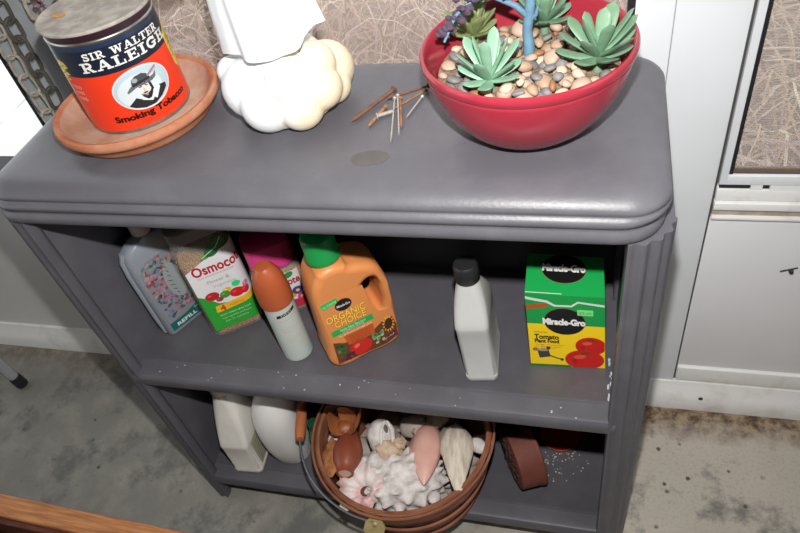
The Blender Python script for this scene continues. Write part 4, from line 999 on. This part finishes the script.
# frilled pink murex
t = shell_base('murex_shell', 'frilled white shell with a pink throat hanging over the basket rim', 'shell', K(.412,-.046,.258), (.35,-.15,.3))
rs = []
for k, (r, z) in enumerate(((.002,-.024),(.006,-.020),(.0095,-.008),(.014,-.001),(.021,.004),(.029,.004),(.036,.000),(.041,-.004))):
    ring = []; ox, oy = .010*(1-k/7), -.011*(1-k/7)
    for i in range(72):
        a = 2*PI*i/72; f = (k/7)**2
        rr_ = r*(1+.08*f*math.sin(19*a)+.12*f*math.sin(5*a+1)+.10*f*math.sin(2*a)); zz = z+.005*f*math.sin(8*a+.5)
        ring.append((ox+rr_*math.cos(a), oy+rr_*.86*math.sin(a), zz))
    rs.append(ring)
MB().rings(rs[2:], caps=(False,False)).build('frilled_lip', mat('murex_lip', (214,204,198), 0.5, var=0.8, vscale=20, rgb2=(216,160,160), thresh=(0.47,0.62)), t)
MB().rings(rs[:3], caps=(True,False)).build('throat', mat('throat_brown', (112,76,62), 0.9, spec=0.05), t)
MB().sphere((.012,.012,-.026), .022, 4, (1.15,1.0,.7), fn=spiky(fib(22),.30,.22,.05,2)).build('body_whorl', sh_white, t)
# small reddish vase
clay = mat('vase_clay', (138,70,46), 0.4, var=0.7, vscale=20, rgb2=(108,50,40), bump=0.1)
ax_ = (Vector((.386,-.022,.272))-Vector((.372,.052,.262))).normalized()
t = thing('small_vase', 'small reddish brown clay vase lying among the shells, its pale mouth towards the front', 'vase', (.373,.036,.264), 0, None, ax_.to_track_quat('Z','Y').to_euler())
MB().lathe([(0,-.014),(.013,-.014),(.016,-.010),(.0215,.006),(.0258,.022),(.0262,.032),(.0235,.048),(.0180,.060),(.0150,.066),(.0148,.071),(.0125,.0725),(.0118,.068),(.0105,.066)], 44, open=False).build('vase_body', clay, t)
MB().lathe([(0,.0678),(.0105,.0678),(.0112,.0695),(0,.0697)], 28).build('mouth', mat('mouth_pale', (190,166,150), 0.7), t, label='pale mouth')
# curled husk
husk = mat('husk_brown', (158,94,52), 0.5, var=0.8, vscale=26, rgb2=(112,60,34), bump=0.3, bscale=90)
t = thing('seed_husk', 'curled brown seed husk with three lobes behind the small vase', 'husk', (.366,.048,.282), 0.2)
for a, ln, wd, cu_, e in ((3.3,.042,.036,1.0,.25),(-.2,.058,.034,1.1,.20),(1.2,.040,.030,.9,.45)):
    o = leaf_mesh(ln, wd, .005, cu_).build('lobe', husk, t); o.matrix_local = Matrix.Translation((0,0,0)) @ Matrix.Rotation(a,4,'Z') @ Matrix.Rotation(-e,4,'Y')
MB().sphere((0,-.004,.006), .013, 3, (1.1,1,.8), fn=lambda q: 1+.12*math.sin(6*q.x)*math.sin(7*q.z)).build('husk_base', husk, t)
# tan crust
o = MB().sphere((0,0,0), .036, 4, (.55,1.10,.20), fn=lambda q: 1+.10*math.sin(9*q.x+1)*math.sin(8*q.y)+.05*math.sin(23*q.y)).build('coral_crust', mat('coral_tan', (186,122,70), 0.85, var=1, vscale=120, rgb2=(130,78,42), bump=1.0, bscale=220))
o.location = K(.350,-.006,.266); o.rotation_euler = (-.1,-.45,.30); tag(o, 'rough tan piece of coral crust beside the small vase', 'coral', 'shells in the basket')
# white whelk with dark opening
t = shell_base('whelk_shell', 'smooth white whelk with a dark slit opening at the back of the basket', 'shell', K(.428,.050,.262), (-.7,.2,.4))
MB().sphere((0,0,0), .032, 4, (.80,.72,1.35), fn=lambda q: (1-.35*max(0,q.z)**2)*(1-.25*max(0,-q.z))*(1+.03*math.sin(9*q.z))).build('body_whorl', sh_white, t)
MB().sphere((.006,-.013,.004), .012, 3, (.6,.75,1.7)).build('opening', mat('slit_dark', (90,84,80), 0.7), t)
MB().tube([(.014,-.018,-.030),(.018,-.022,-.008),(.017,-.021,.016),(.010,-.014,.030)], [.002,.0042,.0042,.002], 10).tube([(-.003,-.020,-.026),(-.004,-.0245,-.004),(-.002,-.022,.018),(.006,-.015,.030)], [.002,.003,.003,.002], 10).build('lip', sh_white, t)
# knobbly beige
t = shell_base('knobbed_shell', 'small knobbly beige shell behind the spiky white conch', 'shell', K(.447,.030,.258), (.2,.4,.3))
MB().sphere((0,0,0), .021, 4, (1.15,.85,.8), fn=spiky(fib(16),.26,.24,.06,3)).build('body_whorl', sh_beige, t)
MB().rings(spiral(2.2,.009,.009,.008,.022,.14,7,.4)).build('spire', sh_beige, t).matrix_local = Matrix.Translation((.012,.006,.010))
# pink-lipped conch
def conch_form(ln, wd, dp, tw=0.0):
    rs = []
    for k in range(27):
        s_ = k/26; z = ln*(s_-.5)
        r = math.sin(PI*min(.999,max(.001,s_**.72)))**.75
        ring = []
        for i in range(36):
            a = 2*PI*i/36; lip = 1+.45*math.exp(-((a-PI*1.15+tw*s_)/.5)**2)*math.sin(PI*min(1,s_*1.15))
            groove = 1-.55*math.exp(-((a-PI*1.45+tw*s_)/.30)**2)*math.sin(PI*s_)
            ring.append((wd*r*lip*groove*math.cos(a), dp*r*lip*groove*math.sin(a), z))
        rs.append(ring)
    return rs
t = shell_base('lipped_conch', 'long conch with a smooth pink lip right of the spiky white one', 'shell', K(.512,.030,.256), (1.42,.05,.14))
MB().rings(conch_form(.125,.026,.022)).build('body_whorl', sh_pink, t)
MB().rings(spiral(2.6,.014,.013,.012,.032,.13,8,.45)).build('spire', sh_beige, t).matrix_local = Matrix.Translation((0,0,-.040)) @ Matrix.Rotation(PI,4,'X')
t = shell_base('mussel_shell', 'smooth grey half shell standing between the pink conch and the ribbed shell', 'shell', K(.545,.052,.256), (1.35,.25,.15))
MB().sphere((0,0,0), .036, 4, (.42,.34,1.15), fn=lambda q: 1-.30*max(0,q.z)**2).build('valve', mat('mussel_grey', (160,146,142), 0.4, var=0.6, vscale=20, rgb2=(132,116,114)), t)
MB().tube([(-.011,.003,-.022),(-.0128,.003,0),(-.0105,.003,.022),(-.004,.003,.033),(.004,.003,.033),(.0105,.003,.020)], .0022, 8).build('valve_edge', sh_beige, t)
# long ribbed cream shell
t = shell_base('auger_shell', 'long cream ribbed shell leaning at the right side of the basket', 'shell', K(.566,.030,.262), (1.45,-.06,.22))
rs = []
for k in range(41):
    s_ = k/40; z = .135*(.5-s_); r = .0235*(1-.86*abs(s_-.62)**1.3/(.62**1.3) if s_ < .62 else 1-1.0*((s_-.62)/.38)**2.4)+.002
    rs.append([(r*1.1*math.cos(2*PI*i/30)*(1+.07*math.sin(5*2*PI*i/30+3*s_)), r*.75*math.sin(2*PI*i/30)*(1+.07*math.sin(5*2*PI*i/30+3*s_)), z) for i in range(30)])
MB().rings(rs).build('shell_body', sh_cream, t)
for (nm, lb, x, y, z, s_, m) in (('cowrie_shell','small pale shell at the right end of the basket',.597,.062,.247,.017,sh_white),('clam_shell','flat white clam half lying under the brown husk',.345,.052,.238,.026,sh_white),('clam_shell','small white clam half between the conch and the basket rim',.536,-.036,.236,.013,sh_white),('chip_of_shell','dark shell chip between the vase and the spiky conch',.425,.004,.250,.011,mat('shell_dark',(56,54,58),.5)),('clam_shell','grey clam half at the back beside the white whelk',.475,.086,.244,.026,sh_grey),('clam_shell','beige clam half at the back behind the pink conch',.515,.105,.246,.024,sh_beige)):
    o = MB().sphere((0,0,0), s_, 3, (1,.8,.45), fn=lambda q: 1+.04*math.sin(14*math.atan2(q.y,q.x))).build(nm, m); o.location = K(x,y,z); o.rotation_euler = (.3*math.sin(x*90),.3*math.cos(y*80),x*20); tag(o, lb, 'shell', 'shells in the basket')

# clay pot lying on its side and red saucer
clay2 = mat('pot_clay', (112,58,44), 0.7, var=0.7, vscale=20, rgb2=(90,44,34), bump=0.2)
t = thing('clay_pot', 'small dark red clay pot lying on its side right of the basket', 'pot', (.661,.103,Z1+.0635), 0, None, (0,PI/2,.50))
MB().lathe([(0,-.020),(.055,-.020),(.058,-.018),(.0615,.018),(.0630,.020),(.0632,.025),(.061,.027),(.056,.025),(.054,-.010),(0,-.012)], 60).build('pot_wall', clay2, t)
b = MB(); rr = random.Random(8)
for k in range(60):
    a = rr.uniform(0,6.28); r = .046*math.sqrt(rr.random()); b.sphere((r*math.cos(a), r*math.sin(a), -.0205), rr.uniform(.002,.006), 1, (1,1,.5))
b.build('crusted_dirt', mat('crust', (84,60,50), 0.9, var=1, vscale=150, rgb2=(52,38,34)), t, kind='stuff')
t = thing('red_saucer', 'small dark red saucer lying at the back of the bottom shelf', 'saucer', (.728,.188,Z1))
MB().lathe([(0,0),(.030,0),(.036,.005),(.039,.011),(.037,.0115),(.033,.007),(.028,.0045),(0,.004)], 48).build('dish', mat('saucer_red', (176,48,34), 0.45), t)

# ------------------------------------------------------------------ around the shelf
# wooden box at the lower left
bxw = wood_mat('box_worn_wood', (196,136,86), (158,98,60), (1,14,14)); bxd = wood_mat('box_stained_wood', (104,56,40), (76,38,28), (1,10,10))
t = thing('wooden_box', 'open brown wooden box with a worn rim in front of the shelf unit', 'box', (-.30,-.35,0.0))
def bl_(x): return x
yb = .185   # outer face of the far board
b = MB(); b.box((-.26,yb-.036,.274),(.62,yb,.300),.003); b.build('rim_rail', bxw, t)
b = MB(); b.box((-.26,yb-.046,.246),(.62,yb-.036,.2925),.002); b.build('inner_lining', bxd, t)
MB().box((-.26,yb-.016,.02),(.62,yb-.002,.274),.002).build('far_board', bxd, t)
MB().box((-.26,-.20,.02),(-.24,yb-.046,.29),.002).build('end_board', bxd, t)
MB().box((.60,-.20,.02),(.62,yb-.046,.29),.002).build('end_board', bxd, t)
MB().box((-.26,-.22,.02),(.62,-.20,.29),.002).build('near_board', bxd, t)
MB().box((-.26,-.20,.0),(.62,yb-.002,.02),.002).build('box_bottom', bxd, t)
t.rotation_euler = (0,0,-.030)
# metal chair at the far left, only one foot in the picture
ct = mat('chair_steel', (186,190,194), 0.35, metal=0.3); cr_ = mat('chair_rubber', (34,34,38), 0.7)
t = thing('metal_chair', 'grey tubular metal chair leg with a black rubber foot on the floor at far left', 'chair', (-.92,.178,0))
for lx_, ly_ in ((.285,.035),(-.10,-.02),(.25,-.36),(-.13,-.38)):
    tp = Vector((lx_-.10,ly_+.012,.44)); bt = Vector((lx_,ly_,.006)); d = (bt-tp).normalized()
    l_ = MB().tube([tp, bt-d*.012], .0115, 14).build('leg', ct, t)
    MB().tube([bt-d*.034, bt-d*.006, bt], [.0145,.0150,.0135], 16).build('rubber_foot', cr_, l_)
MB().box((-.30,-.42,.44),(.19,.06,.456),.006).build('seat', mat('chair_seat', (120,122,126), 0.5), t)
MB().box((-.31,-.42,.62),(-.295,.06,.84),.005).tube([(-.23,.04,.45),(-.30,.05,.84)],.011,12).tube([(-.23,-.40,.45),(-.30,-.41,.84)],.011,12).build('backrest', ct, t)

# chains on the grey post, and dried flowers
def chain(label, x, y, ztop, n, L_, wdt, r, m, seed, sway=.002):
    q = random.Random(seed)
    t = thing('hanging_chain', label, 'chain', (x,y,ztop), 0, 'chains hanging by the window post')
    b0_ = None; z = 0; pitch = L_-2.4*r
    for k in range(n):
        rs_ = []
        pts = []
        for i in range(28):
            a = 2*PI*i/28; px = wdt*.5*math.cos(a); pz = (L_*.5-wdt*.5)*(1 if math.sin(a) > 0 else -1)*min(1,abs(math.sin(a))*3)+wdt*.5*math.sin(a)
            pts.append(Vector((px,0,pz)))
        n_ = len(pts)
        for i, p_ in enumerate(pts):
            tdir = (pts[(i+1)%n_]-pts[i-1]).normalized(); nn = Vector((0,1,0)); bb = tdir.cross(nn)
            rs_.append([p_+nn*r*math.cos(2*PI*j/8)+bb*r*math.sin(2*PI*j/8) for j in range(8)])
        mb = MB(); R_ = [[mb.bm.verts.new(p_) for p_ in r_] for r_ in rs_]
        for i in range(n_):
            A_, B_ = R_[i], R_[(i+1)%n_]
            for j in range(8): mb._f((A_[j],A_[(j+1)%8],B_[(j+1)%8],B_[j]))
        if b0_ is None:
            o = mb.build('link', m, t); b0_ = o.data
        else:
            mb.bm.free(); o = bpy.data.objects.new('link', b0_); COL.objects.link(o); o.parent = t
        o.location = (q.uniform(-sway,sway),0,-k*pitch); o.rotation_euler = (q.uniform(-.1,.1),q.uniform(-.12,.12),(.35 if k % 2 else 1.35)+q.uniform(-.2,.2))
    return t
ch1 = mat('chain_galvanised', (196,190,174), 0.5, metal=0.2, var=0.7, vscale=90, rgb2=(140,132,116)); ch2 = mat('chain_dark', (96,93,84), 0.55, metal=0.2, var=0.8, vscale=90, rgb2=(58,55,50))
chain('pale galvanised chain with long links hanging left of the dark chain', -.148,.318,1.02,9,.040,.020,.0024,ch1,1)
chain('dark weathered chain with long links hanging against the grey post', -.119,.322,1.03,9,.038,.020,.0032,ch2,2)
chain('short steel chain hanging nearest the pink dried flowers', -.066,.325,1.05,5,.034,.018,.0028,ch1,3)
b = MB(); q = random.Random(14)
for k in range(170):
    h_ = q.random(); r = .034*(1-.2*h_)*math.sqrt(q.random()); a = q.uniform(0,6.28)
    b.sphere((r*math.cos(a), r*math.sin(a)*.7, -.105+.16*h_), q.uniform(.0035,.0075), 1, (1,q.uniform(.6,1),q.uniform(.5,.9)), fn=lambda p_: 1+.3*math.sin(6*p_.x)*math.sin(5*p_.y))
t = thing('dried_flowers', 'bunch of dusty pink dried flowers hanging behind the tin lid', 'flowers', (-.012,.315,1.0))
b.build('blossoms', mat('dried_pink', (176,146,146), 0.8, var=1, vscale=60, rgb2=(106,78,84), thresh=(0.44,0.6)), t, kind='stuff')
b = MB()
for k in range(7): b.tube([(.006*math.sin(k),.004*math.cos(k),.03),(.003*math.sin(k),.002,.12),(0,0,.2)], .0013, 6)
b.build('stems', mat('stem_dry', (120,98,70), 0.8), t)
